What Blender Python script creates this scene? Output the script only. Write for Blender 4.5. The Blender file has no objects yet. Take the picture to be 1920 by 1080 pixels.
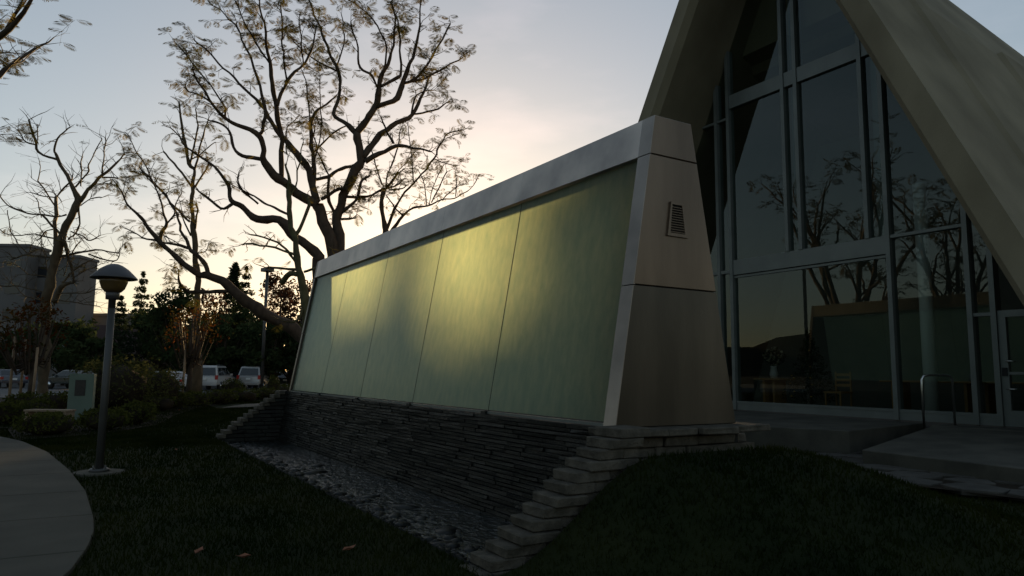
import bpy, math, random
import numpy as np
from mathutils import Vector, Matrix, noise
random.seed(7); np.random.seed(7)
R = math.radians
scene = bpy.context.scene
col = scene.collection

# ------------------------------------------------------------------ frame: s runs along the fountain, t towards the chapel
def W(s, t, z): return Vector((t, s, z))
AL, PITCH, ROLL, FPX, EYE = .5479, .118, .0108, 1335.1254, 1.65
fw0 = Vector((math.sin(AL), math.cos(AL), 0)); rt0 = Vector((math.cos(AL), -math.sin(AL), 0)); up0 = Vector((0, 0, 1))
fw = fw0*math.cos(PITCH) + up0*math.sin(PITCH); upv = -fw0*math.sin(PITCH) + up0*math.cos(PITCH)
cr = rt0*math.cos(ROLL) + upv*math.sin(ROLL); cu = upv*math.cos(ROLL) - rt0*math.sin(ROLL)
cd = bpy.data.cameras.new('camera'); cam = bpy.data.objects.new('camera', cd); col.objects.link(cam)
M4 = Matrix((cr, cu, -fw)).transposed().to_4x4(); M4.translation = Vector((0, 0, EYE)); cam.matrix_world = M4
cd.sensor_width = 36; cd.lens = 36*FPX/1920; cd.clip_start = .05; cd.clip_end = 9000
scene.camera = cam

# ------------------------------------------------------------------ light: the sun just above the trees behind the fountain
SUN_AZ = AL - R(4.6)          # heading measured from +y (s) towards +x (t)
SUN_EL = R(5.2)
sun_dir = Vector((math.sin(SUN_AZ)*math.cos(SUN_EL), math.cos(SUN_AZ)*math.cos(SUN_EL), math.sin(SUN_EL)))
world = bpy.data.worlds.new('World'); scene.world = world; world.use_nodes = True
nt = world.node_tree; N = nt.nodes; L = nt.links
for n in list(N): N.remove(n)
wo = N.new('ShaderNodeOutputWorld'); bg = N.new('ShaderNodeBackground')
sky = N.new('ShaderNodeTexSky'); sky.sky_type = 'NISHITA'; sky.sun_disc = False
sky.sun_elevation = SUN_EL; sky.sun_rotation = SUN_AZ
sky.air_density = 1.0; sky.dust_density = .8; sky.ozone_density = 2.0; sky.altitude = 100
bg.inputs['Strength'].default_value = .122
gm = N.new('ShaderNodeGamma'); gm.inputs[1].default_value = .63
hs = N.new('ShaderNodeMix'); hs.data_type = 'RGBA'; hs.blend_type = 'MULTIPLY'; hs.inputs[0].default_value = 1; hs.inputs[7].default_value = (1.03, .945, .89, 1)
# thin high cloud, a little brighter and pinker than the sky behind it
tc = N.new('ShaderNodeTexCoord'); mp = N.new('ShaderNodeMapping'); mp.inputs['Scale'].default_value = (1.0, 1.0, 3.2)
cn = N.new('ShaderNodeTexNoise'); cn.inputs['Scale'].default_value = 2.6; cn.inputs['Detail'].default_value = 7; cn.inputs['Roughness'].default_value = .55
crp = N.new('ShaderNodeValToRGB'); crp.color_ramp.elements[0].position = .52; crp.color_ramp.elements[1].position = .80
mixc = N.new('ShaderNodeMix'); mixc.data_type = 'RGBA'; mixc.blend_type = 'MULTIPLY'
mixc.inputs[7].default_value = (1.3, 1.2, 1.18, 1)
L.new(tc.outputs['Generated'], mp.inputs['Vector']); L.new(mp.outputs[0], cn.inputs['Vector']); L.new(cn.outputs['Fac'], crp.inputs[0])
L.new(sky.outputs[0], gm.inputs[0]); L.new(gm.outputs[0], hs.inputs[6]); L.new(hs.outputs[2], mixc.inputs[6]); L.new(crp.outputs[0], mixc.inputs[0])
L.new(mixc.outputs[2], bg.inputs['Color']); L.new(bg.outputs[0], wo.inputs['Surface'])
sl = bpy.data.lights.new('sun', 'SUN'); sun = bpy.data.objects.new('sun', sl); col.objects.link(sun)
sl.energy = 5.0; sl.angle = R(1.5); sl.color = (1.0, .66, .30)
sun.location = (8, 30, 30); sun.rotation_euler = (-sun_dir).to_track_quat('-Z', 'Y').to_euler()
scene.view_settings.view_transform = 'Standard'; scene.view_settings.look = 'None'
scene.view_settings.exposure = 1.4; scene.view_settings.gamma = 1.0; scene.view_settings.use_curve_mapping = False
scene.render.engine = 'CYCLES'; scene.cycles.max_bounces = 8; scene.cycles.transparent_max_bounces = 24

# ------------------------------------------------------------------ helpers
def tag(o, label=None, cat=None, group=None, kind=None):
    if label: o['label'] = label
    if cat: o['category'] = cat
    if group: o['group'] = group
    if kind: o['kind'] = kind
    return o
def empty(name, loc, label, cat, group=None):
    o = bpy.data.objects.new(name, None); o.empty_display_size = .2; o.location = loc; col.objects.link(o)
    return tag(o, label, cat, group)
class MB:
    def __init__(s): s.v = []; s.f = []; s.sm = []
    def add(s, vs, fs, smooth=False):
        b = len(s.v); s.v += [tuple(v) for v in vs]; s.f += [tuple(i+b for i in f) for f in fs]; s.sm += [smooth]*len(fs)
    def hexa(s, c):     # 8 corners: bottom ring 0-3, top ring 4-7
        s.add(c, [(3,2,1,0),(4,5,6,7),(0,1,5,4),(1,2,6,5),(2,3,7,6),(3,0,4,7)])
    def box(s, s0, s1, t0, t1, z0, z1):
        s.hexa([W(s0,t0,z0),W(s0,t1,z0),W(s1,t1,z0),W(s1,t0,z0),W(s0,t0,z1),W(s0,t1,z1),W(s1,t1,z1),W(s1,t0,z1)])
    def rot_box(s, c, sx, sy, sz, rz=0, jit=0):
        pts = []
        for z in (0, 1):
            for x, y in ((-1,-1),(1,-1),(1,1),(-1,1)):
                px, py = x*sx/2, y*sy/2
                pts.append(Vector(c)+Vector((px*math.cos(rz)-py*math.sin(rz)+random.uniform(-jit,jit), px*math.sin(rz)+py*math.cos(rz)+random.uniform(-jit,jit), z*sz+random.uniform(-jit,jit)*.6)))
        s.hexa(pts)
    def prism(s, poly, a, b):   # poly of points (world) at end a and b lists
        n = len(a); s.add(list(a)+list(b), [tuple(range(n-1,-1,-1)), tuple(range(n,2*n))]+[(i,(i+1)%n,n+(i+1)%n,n+i) for i in range(n)])
    def tube(s, pts, rad, n=6, cap=True):
        pts = [Vector(p) for p in pts]; rings = []; prev = None
        for i, p in enumerate(pts):
            d = (pts[min(i+1,len(pts)-1)]-pts[max(i-1,0)])
            if d.length < 1e-9: d = Vector((0,0,1))
            d.normalize()
            if prev is None:
                a = Vector((1,0,0)) if abs(d.x) < .8 else Vector((0,1,0)); u = d.cross(a).normalized()
            else:
                u = prev - d*prev.dot(d)
                u = u.normalized() if u.length > 1e-6 else d.orthogonal().normalized()
            prev = u; w = d.cross(u); r = rad[i]
            rings.append([p+u*(r*math.cos(2*math.pi*k/n))+w*(r*math.sin(2*math.pi*k/n)) for k in range(n)])
        vs = [q for ring in rings for q in ring]; fs = []
        for i in range(len(rings)-1):
            for k in range(n): fs.append((i*n+k, i*n+(k+1)%n, (i+1)*n+(k+1)%n, (i+1)*n+k))
        if cap: fs.append(tuple(range(n-1,-1,-1))); fs.append(tuple((len(rings)-1)*n+k for k in range(n)))
        s.add(vs, fs, True)
    def lathe(s, c, prof, n=24):  # prof list of (r,z)
        vs = []; fs = []
        for r, z in prof:
            for k in range(n): a = 2*math.pi*k/n; vs.append(Vector(c)+Vector((r*math.cos(a), r*math.sin(a), z)))
        for i in range(len(prof)-1):
            for k in range(n): fs.append((i*n+k, i*n+(k+1)%n, (i+1)*n+(k+1)%n, (i+1)*n+k))
        fs.append(tuple(range(n-1,-1,-1))); fs.append(tuple((len(prof)-1)*n+k for k in range(n)))
        s.add(vs, fs, True)
    def build(s, name, m, parent=None, bevel=0, origin=None):
        me = bpy.data.meshes.new(name); me.from_pydata(s.v, [], s.f); me.update()
        if any(s.sm): me.polygons.foreach_set('use_smooth', s.sm)
        me.materials.append(m); o = bpy.data.objects.new(name, me); col.objects.link(o)
        if parent:
            o.parent = parent
            me.transform(Matrix.Translation(-parent_world(parent)))
        if bevel:
            b = o.modifiers.new('bevel', 'BEVEL'); b.width = bevel; b.segments = 1; b.limit_method = 'ANGLE'
        return o
def parent_world(o):
    p = Vector(o.location)
    while o.parent: o = o.parent; p += Vector(o.location)
    return p
def np_mesh(name, verts, faces, m, parent=None):   # (n,3) floats, (k,c) ints, fast
    me = bpy.data.meshes.new(name); v = np.asarray(verts, dtype=np.float32); f = np.asarray(faces, dtype=np.int32)
    if parent is not None: v = v - np.array(parent_world(parent), dtype=np.float32)
    me.vertices.add(len(v)); me.vertices.foreach_set('co', v.ravel()); k = f.shape[1]
    me.loops.add(f.size); me.loops.foreach_set('vertex_index', f.ravel())
    me.polygons.add(len(f)); me.polygons.foreach_set('loop_start', np.arange(0, f.size, k, dtype=np.int32))
    me.update(calc_edges=True); me.materials.append(m)
    o = bpy.data.objects.new(name, me); col.objects.link(o)
    if parent is not None: o.parent = parent
    return o
def copy_tree(o, parent=None):
    c = o.copy(); col.objects.link(c); c.parent = parent
    for ch in [x for x in KIDS.get(o.name, [])]: copy_tree(ch, c)
    return c
KIDS = {}
def note_kids(root):
    for o in list(col.objects):
        if o.parent: KIDS.setdefault(o.parent.name, [])
    KIDS.clear()
    for o in list(col.objects):
        if o.parent: KIDS.setdefault(o.parent.name, []).append(o)

# ------------------------------------------------------------------ materials
def mat(name, c1, c2=None, scale=4, rough=.7, bump=0, bscale=None, metallic=0, spec=.5, coat=0, stretch=(1,1,1), trans=0, detail=6, dist=.02, ramp=(.35,.65), sss=None):
    m = bpy.data.materials.new(name); m.use_nodes = True; n = m.node_tree.nodes; l = m.node_tree.links
    b = n['Principled BSDF']; b.inputs['Base Color'].default_value = (*c1, 1); b.inputs['Roughness'].default_value = rough
    b.inputs['Metallic'].default_value = metallic; b.inputs['Specular IOR Level'].default_value = spec; b.inputs['Coat Weight'].default_value = coat
    if trans: b.inputs['Transmission Weight'].default_value = trans
    if c2 is not None or bump:
        t = n.new('ShaderNodeTexCoord'); mpp = n.new('ShaderNodeMapping'); mpp.inputs['Scale'].default_value = stretch
        g = n.new('ShaderNodeNewGeometry'); l.new(g.outputs['Position'], mpp.inputs['Vector'])
    if c2 is not None:
        tx = n.new('ShaderNodeTexNoise'); tx.inputs['Scale'].default_value = scale; tx.inputs['Detail'].default_value = detail
        l.new(mpp.outputs[0], tx.inputs['Vector']); rp = n.new('ShaderNodeValToRGB')
        rp.color_ramp.elements[0].position = ramp[0]; rp.color_ramp.elements[1].position = ramp[1]
        rp.color_ramp.elements[0].color = (*c1, 1); rp.color_ramp.elements[1].color = (*c2, 1)
        l.new(tx.outputs['Fac'], rp.inputs[0]); l.new(rp.outputs[0], b.inputs['Base Color'])
    if bump:
        t2 = n.new('ShaderNodeTexNoise'); t2.inputs['Scale'].default_value = bscale or scale*4; t2.inputs['Detail'].default_value = 6
        l.new(mpp.outputs[0], t2.inputs['Vector']); bp = n.new('ShaderNodeBump'); bp.inputs['Strength'].default_value = bump; bp.inputs['Distance'].default_value = dist
        l.new(t2.outputs['Fac'], bp.inputs['Height']); l.new(bp.outputs[0], b.inputs['Normal'])
    return m
def leaf_mat(name, c1, c2, tr=.4, scale=3):
    m = bpy.data.materials.new(name); m.use_nodes = True; n = m.node_tree.nodes; l = m.node_tree.links
    n.remove(n['Principled BSDF']); out = n['Material Output']
    g = n.new('ShaderNodeNewGeometry'); tx = n.new('ShaderNodeTexNoise'); tx.inputs['Scale'].default_value = scale; tx.inputs['Detail'].default_value = 3
    rp = n.new('ShaderNodeValToRGB'); rp.color_ramp.elements[0].position = .38; rp.color_ramp.elements[1].position = .62
    rp.color_ramp.elements[0].color = (*c1, 1); rp.color_ramp.elements[1].color = (*c2, 1)
    l.new(g.outputs['Position'], tx.inputs['Vector']); l.new(tx.outputs['Fac'], rp.inputs[0])
    d = n.new('ShaderNodeBsdfDiffuse'); t = n.new('ShaderNodeBsdfTranslucent'); mx = n.new('ShaderNodeMixShader'); mx.inputs[0].default_value = tr
    l.new(rp.outputs[0], d.inputs['Color']); l.new(rp.outputs[0], t.inputs['Color'])
    l.new(d.outputs[0], mx.inputs[1]); l.new(t.outputs[0], mx.inputs[2]); l.new(mx.outputs[0], out.inputs['Surface'])
    return m
def thin_fresnel(n, l, ior):     # a thin sheet reflects alike from both sides
    g = n.new('ShaderNodeNewGeometry'); m = n.new('ShaderNodeMix'); m.inputs[2].default_value = ior; m.inputs[3].default_value = 1/ior
    l.new(g.outputs['Backfacing'], m.inputs[0]); f = n.new('ShaderNodeFresnel'); l.new(m.outputs[0], f.inputs['IOR']); return f
def window_glass(name, tint, ior=1.5, rough=0.0, base=0.0):
    m = bpy.data.materials.new(name); m.use_nodes = True; n = m.node_tree.nodes; l = m.node_tree.links
    n.remove(n['Principled BSDF']); out = n['Material Output']
    tr = n.new('ShaderNodeBsdfTransparent'); tr.inputs[0].default_value = (*tint, 1)
    gl = n.new('ShaderNodeBsdfGlossy'); gl.inputs['Roughness'].default_value = rough; gl.inputs['Color'].default_value = (.85, .95, .92, 1)
    fr = thin_fresnel(n, l, ior)
    mx = n.new('ShaderNodeMixShader'); l.new(fr.outputs[0], mx.inputs[0]); l.new(tr.outputs[0], mx.inputs[1]); l.new(gl.outputs[0], mx.inputs[2])
    l.new(mx.outputs[0], out.inputs['Surface'])
    return m
def frosted_glass():
    m = bpy.data.materials.new('frosted_wet_glass'); m.use_nodes = True; n = m.node_tree.nodes; l = m.node_tree.links
    n.remove(n['Principled BSDF']); out = n['Material Output']
    g = n.new('ShaderNodeNewGeometry'); mp = n.new('ShaderNodeMapping'); mp.inputs['Scale'].default_value = (1, 1.0, .35)
    l.new(g.outputs['Position'], mp.inputs['Vector'])
    tx = n.new('ShaderNodeTexNoise'); tx.inputs['Scale'].default_value = 9; tx.inputs['Detail'].default_value = 10; tx.inputs['Roughness'].default_value = .65
    l.new(mp.outputs[0], tx.inputs['Vector'])
    rp = n.new('ShaderNodeValToRGB'); rp.color_ramp.elements[0].position = .3; rp.color_ramp.elements[1].position = .7
    rp.color_ramp.elements[0].color = (.37, .50, .33, 1); rp.color_ramp.elements[1].color = (.56, .64, .40, 1)
    l.new(tx.outputs['Fac'], rp.inputs[0])
    t = n.new('ShaderNodeBsdfTranslucent'); l.new(rp.outputs[0], t.inputs['Color'])
    d = n.new('ShaderNodeBsdfDiffuse'); d.inputs['Color'].default_value = (.07, .13, .11, 1)
    mp2 = n.new('ShaderNodeMapping'); mp2.inputs['Scale'].default_value = (1, 1.6, .5); l.new(g.outputs['Position'], mp2.inputs['Vector'])
    t2 = n.new('ShaderNodeTexNoise'); t2.inputs['Scale'].default_value = 14; t2.inputs['Detail'].default_value = 5; l.new(mp2.outputs[0], t2.inputs['Vector'])
    bp = n.new('ShaderNodeBump'); bp.inputs['Strength'].default_value = .6; bp.inputs['Distance'].default_value = .012; l.new(t2.outputs['Fac'], bp.inputs['Height'])
    gl = n.new('ShaderNodeBsdfGlossy'); gl.inputs['Roughness'].default_value = .28; l.new(bp.outputs[0], gl.inputs['Normal']); gl.inputs['Color'].default_value = (.8, .9, .9, 1)
    fr = thin_fresnel(n, l, 1.25)
    a = n.new('ShaderNodeMixShader'); a.inputs[0].default_value = .15; l.new(t.outputs[0], a.inputs[1]); l.new(d.outputs[0], a.inputs[2])
    b = n.new('ShaderNodeMixShader'); l.new(fr.outputs[0], b.inputs[0]); l.new(a.outputs[0], b.inputs[1]); l.new(gl.outputs[0], b.inputs[2])
    l.new(b.outputs[0], out.inputs['Surface'])
    return m
MT = {}
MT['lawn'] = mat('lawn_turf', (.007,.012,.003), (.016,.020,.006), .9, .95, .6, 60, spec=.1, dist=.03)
MT['blade'] = leaf_mat('grass_blade', (.008,.016,.003), (.022,.027,.007), .3, .9)
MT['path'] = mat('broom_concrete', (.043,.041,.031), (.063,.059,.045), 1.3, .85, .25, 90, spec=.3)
MT['asphalt'] = mat('asphalt', (.045,.045,.047), (.06,.06,.06), .6, .85, .3, 40)
MT['soil'] = mat('planting_soil', (.018,.014,.010), (.03,.024,.017), 3, .95, .6, 20, spec=.1)
MT['concrete'] = mat('cast_concrete', (.145,.122,.078), (.215,.184,.122), .7, .85, .18, 30, spec=.3, stretch=(1,1,.6))
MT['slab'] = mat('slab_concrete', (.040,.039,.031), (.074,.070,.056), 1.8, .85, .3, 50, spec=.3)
MT['flag'] = mat('flagstone', (.036,.034,.029), (.066,.062,.054), 3, .8, .5, 30, spec=.3)
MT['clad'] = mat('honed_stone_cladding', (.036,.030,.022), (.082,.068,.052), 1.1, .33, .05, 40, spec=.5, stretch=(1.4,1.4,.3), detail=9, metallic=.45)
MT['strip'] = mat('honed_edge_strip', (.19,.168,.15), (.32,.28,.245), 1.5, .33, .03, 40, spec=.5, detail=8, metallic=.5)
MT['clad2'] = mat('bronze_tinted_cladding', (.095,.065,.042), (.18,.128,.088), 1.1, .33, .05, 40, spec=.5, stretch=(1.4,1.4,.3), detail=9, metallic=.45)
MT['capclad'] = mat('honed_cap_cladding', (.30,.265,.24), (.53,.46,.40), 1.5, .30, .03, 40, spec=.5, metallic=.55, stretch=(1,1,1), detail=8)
MT['core'] = mat('dark_joint', (.012,.012,.012), rough=.9)
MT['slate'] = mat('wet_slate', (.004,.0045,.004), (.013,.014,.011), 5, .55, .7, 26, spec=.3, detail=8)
MT['step'] = mat('split_stone', (.045,.040,.030), (.092,.080,.062), 7, .85, .8, 30, spec=.25, detail=8)
MT['pebble'] = mat('wet_pebbles', (.005,.0055,.005), (.018,.018,.016), 9, .5, .3, 60, spec=.3)
MT['alu'] = mat('anodised_aluminium', (.115,.128,.12), (.14,.153,.143), 2, .45, spec=.4, metallic=.25)
MT['steel'] = mat('brushed_steel', (.5,.5,.48), rough=.28, metallic=1)
MT['post'] = mat('grey_painted_metal', (.035,.035,.034), (.05,.05,.048), 3, .5)
MT['shade'] = mat('dark_lamp_shade', (.045,.042,.045), rough=.42)
MT['globe'] = mat('amber_lamp_bowl', (.09,.058,.024), (.12,.075,.03), 6, .3)
MT['bark'] = mat('dark_bark', (.045,.034,.026), (.075,.058,.044), 6, .9, .9, 18, spec=.2, stretch=(1,1,.5))
MT['palebark'] = mat('pale_bark', (.06,.046,.028), (.095,.073,.046), 5, .85, .5, 14, spec=.2, stretch=(1,1,.5))
MT['moss'] = mat('mossy_bark', (.06,.055,.026), (.10,.09,.045), 5, .9, .6, 14, spec=.2)
MT['frond'] = leaf_mat('fern_like_leaflet', (.050,.052,.014), (.11,.085,.022), .45, 1.5)
MT['fgreen'] = leaf_mat('dark_evergreen_leaf', (.020,.032,.014), (.045,.060,.025), .3, .5)
MT['pine'] = leaf_mat('conifer_needle', (.016,.026,.014), (.035,.045,.022), .25, .5)
MT['rust'] = leaf_mat('rusty_autumn_leaf', (.07,.02,.006), (.03,.032,.010), .4, 2.5)
MT['bronze'] = leaf_mat('bronze_leaf', (.06,.028,.018), (.035,.026,.014), .4, .6)
MT['shrub'] = leaf_mat('shrub_leaf', (.035,.042,.010), (.075,.082,.022), .3, 3)
MT['shrub2'] = leaf_mat('olive_shrub_leaf', (.045,.05,.018), (.08,.082,.03), .3, 3)
MT['stake'] = mat('timber_stake', (.20,.14,.085), (.26,.18,.11), 5, .8)
MT['bench'] = mat('weathered_timber', (.17,.12,.08), (.23,.17,.11), 6, .8, .3, 30)
MT['sign'] = mat('pale_green_stone', (.085,.125,.10), (.105,.148,.118), 2, .6)
MT['plaque'] = mat('dark_bronze_plaque', (.022,.022,.022), (.035,.03,.028), 12, .45, metallic=.4)
MT['blackplastic'] = mat('black_rubber', (.012,.012,.012), rough=.7)
MT['carglass'] = mat('tinted_car_glass', (.012,.014,.016), rough=.06, spec=.6)
MT['chrome'] = mat('bright_trim', (.6,.6,.6), rough=.2, metallic=1)
MT['tail'] = mat('red_tail_lamp', (.28,.012,.01), rough=.25)
MT['plate'] = mat('number_plate', (.6,.6,.58), rough=.5)
MT['farwall'] = mat('pale_render', (.09,.086,.084), (.115,.11,.105), .4, .85)
MT['farwin'] = mat('dark_window', (.02,.022,.026), rough=.15)
MT['dirtwall'] = mat('dark_red_wall', (.05,.032,.032), (.07,.045,.042), .5, .9)
MT['hill'] = mat('scrub_hillside', (.012,.013,.011), (.022,.021,.017), .02, 1, spec=.05)
MT['wire'] = mat('black_wire', (.01,.01,.01), rough=.6)
MT['wood'] = mat('interior_oak', (.26,.13,.04), (.32,.17,.06), 4, .5, stretch=(1,1,.2))
MT['inwall'] = mat('interior_plaster', (.10,.095,.075), (.13,.12,.10), 1, .8)
MT['infloor'] = mat('interior_carpet', (.06,.055,.05), (.08,.07,.06), 3, .95)
MT['incol'] = mat('white_column_paint', (.72,.72,.70), rough=.45)
MT['cloth'] = mat('pale_linen', (.55,.52,.48), rough=.9)
MT['xmas'] = leaf_mat('fir_needle', (.015,.03,.014), (.03,.05,.02), .2, 4)
MT['bauble'] = mat('gold_bauble', (.6,.35,.08), rough=.25, metallic=1)
MT['flower'] = leaf_mat('cream_petal', (.5,.45,.32), (.6,.5,.35), .3, 5)
MT['deadleaf'] = mat('dry_leaf', (.16,.055,.03), (.22,.09,.045), 20, .8)
MT['glass'] = window_glass('facade_glass', (.52,.58,.55), 1.6)
MT['backglass'] = window_glass('rear_glass', (.95,.98,.96), 1.3)
MT['frost'] = frosted_glass()
def water_mat():
    m = mat('pool_water', (.010,.014,.014), rough=.04, spec=.5)
    n = m.node_tree.nodes; l = m.node_tree.links; b = n['Principled BSDF']
    g = n.new('ShaderNodeNewGeometry'); mp = n.new('ShaderNodeMapping'); l.new(g.outputs['Position'], mp.inputs['Vector'])
    mp.inputs['Scale'].default_value = (1.6, 1, 1)
    t = n.new('ShaderNodeTexNoise'); t.inputs['Scale'].default_value = 6.5; t.inputs['Detail'].default_value = 5; l.new(mp.outputs[0], t.inputs['Vector'])
    bp = n.new('ShaderNodeBump'); bp.inputs['Strength'].default_value = 1.0; bp.inputs['Distance'].default_value = .075
    l.new(t.outputs['Fac'], bp.inputs['Height']); l.new(bp.outputs[0], b.inputs['Normal'])
    return m
MT['water'] = water_mat()

# ------------------------------------------------------------------ ground
def sst(a, b, x):
    u = min(1, max(0, (x-a)/(b-a))); return u*u*(3-2*u)
S0, S1, SE = 5.83, 18.28, 5.63
TP = 3.03
def lawn_z(s, t):
    hi = .88*sst(3.0, 4.78, t) if t < 6.2 else .19 + .69*(1-sst(6.2, 8.7, t))
    lo = .19*sst(4.5, 9.2, t)
    if s < 12: h = lo+(hi-lo)*sst(1.4, 5.1, s)
    else: h = hi*(1-sst(18.6, 25, s)*(1 if t < 9 else .9))
    return h + .02*noise.noise(Vector((s*.35, t*.35, 0)))
def grid_sheet(ss, ts, skip, zf):
    idx = {}; v = []; f = []
    for i, s in enumerate(ss):
        for j, t in enumerate(ts): idx[i, j] = len(v); v.append(W(s, t, zf(s, t)))
    for i in range(len(ss)-1):
        for j in range(len(ts)-1):
            sc, tcn = (ss[i]+ss[i+1])/2, (ts[j]+ts[j+1])/2
            if skip(sc, tcn): continue
            f.append((idx[i,j], idx[i,j+1], idx[i+1,j+1], idx[i+1,j]))
    return v, f
ss = sorted(set([-60,-30,-16,-10] + [round(-7+.4*i, 2) for i in range(31)] + [5.18, SE+.0] + [6+.5*i for i in range(25)] + [S1+.02, S1+.47] + [19.5+.8*i for i in range(18)] + [35,40,46,60]))
ts = sorted(set([-80,-40,-20,-12] + [round(-8+.5*i, 2) for i in range(22)] + [TP] + [3.3,3.6,3.9,4.2,4.45,4.75,5.2,5.8] + [6.6,7,7.5,8,8.5,9,9.5,10.2,11,12,13,14,15,15.6] + [16.5, 24, 40, 60]))
inpool = lambda s, t: 5.18 < s < S1+.47 and TP < t < 6.6
v, f = grid_sheet(ss, ts, inpool, lawn_z)
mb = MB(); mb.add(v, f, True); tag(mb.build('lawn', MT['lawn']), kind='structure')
# far ground reaching the horizon, a little under the lawn, and the car park sheet
mb = MB(); mb.add([W(-1500,-1800,-.35),W(-1500,1800,-.35),W(3200,1800,-.35),W(3200,-1800,-.35)], [(0,1,2,3)]); tag(mb.build('ground', MT['soil']), kind='structure')
mb = MB(); mb.add([W(46,-60,.06),W(46,60,.06),W(150,80,.06),W(150,-90,.06)], [(0,1,2,3)]); tag(mb.build('car_park', MT['asphalt']), kind='structure')
bedp = [(19.6,-1.0),(20.2,.1),(21.4,1.2),(23.4,2.2),(28,3.2),(33,4.6),(38,7.2),(46,11.5),(46,-30),(24,-30),(23.5,-1.4)]
mb = MB(); mb.add([W(s,t,lawn_z(s,t)+.03) for s,t in bedp], [tuple(range(len(bedp)))]); tag(mb.build('planting_bed', MT['soil']), kind='structure')

# curved concrete path, cast in slabs with open joints
edge = [(-1,-3.6),(2,-2.0),(4,-.95),(5.5,-.32),(6.91,.09),(7.78,.23),(8.49,.29),(9.22,.30),(11.2,.25),(13.57,.06),(16.66,-.32),(19.2,-.84),(20.6,-1.3),(22.5,-2.1),(26,-4.2),(31,-8)]
def edge_t(s):
    for a, b in zip(edge, edge[1:]):
        if a[0] <= s <= b[0]: return a[1]+(b[1]-a[1])*(s-a[0])/(b[0]-a[0])
pth = empty('concrete_path', W(9,0,0), None, None)
pth['kind'] = 'structure'
joints = [-.6,1.9,3.9,5.75,7.58,9.38,11.2,13.2,15.1,17,19,21,23,25,27.5,30]
for a, b in zip(joints, joints[1:]):
    mb = MB(); n = 6; ring = []
    for i in range(n+1):
        s = a+.008+(b-a-.016)*i/n; ring.append((s, edge_t(s)))
    top = [W(s,t,.035) for s,t in ring]+[W(s+.03,t-2.0,.035) for s,t in reversed(ring)]
    bot = [Vector((p.x,p.y,-.08)) for p in top]
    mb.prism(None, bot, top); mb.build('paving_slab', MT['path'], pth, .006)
mb = MB(); mb.add([W(32.2,5.4,.05),W(32.0,9.5,.12),W(36.2,12,.1),W(35.4,7.0,.05)], [(0,1,2,3)]); tag(mb.build('far_path', MT['path']), kind='structure')

KC = 1.154            # the chapel and its forecourt are set out in a frame that is scaled once here
W0 = W
def WC(s, t, z): return W0(s*KC, t*KC, EYE+(z-EYE)*KC)
W = WC
# flagstone path between the lawn and the chapel slabs
fl = empty('flagstone_path', W(6,9,.42), None, None); fl['kind'] = 'structure'
mb = MB(); base = [(-6,8.3),(0,8.5),(3.6,8.25),(5.0,8.05),(6.6,8.9),(8.3,10.2),(9.5,11.5),(9.5,13.4),(-6,13.4)]
mb.add([W(s,t,.44) for s,t in base], [tuple(range(len(base)))]); mb.build('mortar_bed', MT['soil'], fl)
def lawn_edge_t(s):
    for a, b in zip(base[:7], base[1:7]):
        if a[0] <= s <= b[0]: return a[1]+(b[1]-a[1])*(s-a[0])/(b[0]-a[0])
    return 99
for i in range(-2, 15):
    for j in range(5):
        s = i*.62+.31*(j%2)+random.uniform(-.08,.08)+1; t = lawn_edge_t(s)+.3+j*.52+random.uniform(-.06,.06)
        if t > 10.6 or s > 8.6: continue
        k = random.randint(5,7); r = random.uniform(.27,.34); ph = random.random()*6
        ring = [(s+r*math.cos(ph+2*math.pi*q/k)*random.uniform(.85,1.12), t+r*.95*math.sin(ph+2*math.pi*q/k)*random.uniform(.85,1.12)) for q in range(k)]
        mb = MB(); mb.prism(None, [W(p,q,.40) for p,q in reversed(ring)], [W(p,q,.465+random.uniform(-.004,.004)) for p,q in reversed(ring)])
        mb.build('flagstone', MT['flag'], fl, .008)

W = W0
# ------------------------------------------------------------------ the water wall fountain
TB0, TT0, TT1, TB1 = 4.667, 5.251, 5.80, 6.411     # front bottom/top, back top/bottom
ZB, ZT, Z1, Z2 = 1.109, 4.477, 4.03, 2.578
def tfr(z): return TB0+(TT0-TB0)*(z-ZB)/(ZT-ZB)
def tbk(z): return TB1+(TT1-TB1)*(z-ZB)/(ZT-ZB)
fo = empty('water_wall_fountain', W(12,5.5,ZB), 'long trapezoid fountain wall of glowing green frosted glass framed in grey stone', 'fountain')
def trap(mb, s0, s1, z0, z1, fi=0, bi=0):
    c = lambda s, z: [W(s,tfr(z)+fi,z), W(s,tbk(z)-bi,z)]
    a0, a1 = c(s0,z0); b0, b1 = c(s1,z0); c0, c1 = c(s0,z1); d0, d1 = c(s1,z1)
    mb.hexa([a0,a1,b1,b0,c0,c1,d1,d0])
def slabclad(mb, s0, s1, z0, z1, front=True, th=.06):
    g = (lambda z: (tfr(z), tfr(z)+th)) if front else (lambda z: (tbk(z)-th, tbk(z)))
    mb.hexa([W(s0,g(z0)[0],z0),W(s0,g(z0)[1],z0),W(s1,g(z0)[1],z0),W(s1,g(z0)[0],z0),W(s0,g(z1)[0],z1),W(s0,g(z1)[1],z1),W(s1,g(z1)[1],z1),W(s1,g(z1)[0],z1)])
G = .0045
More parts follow.
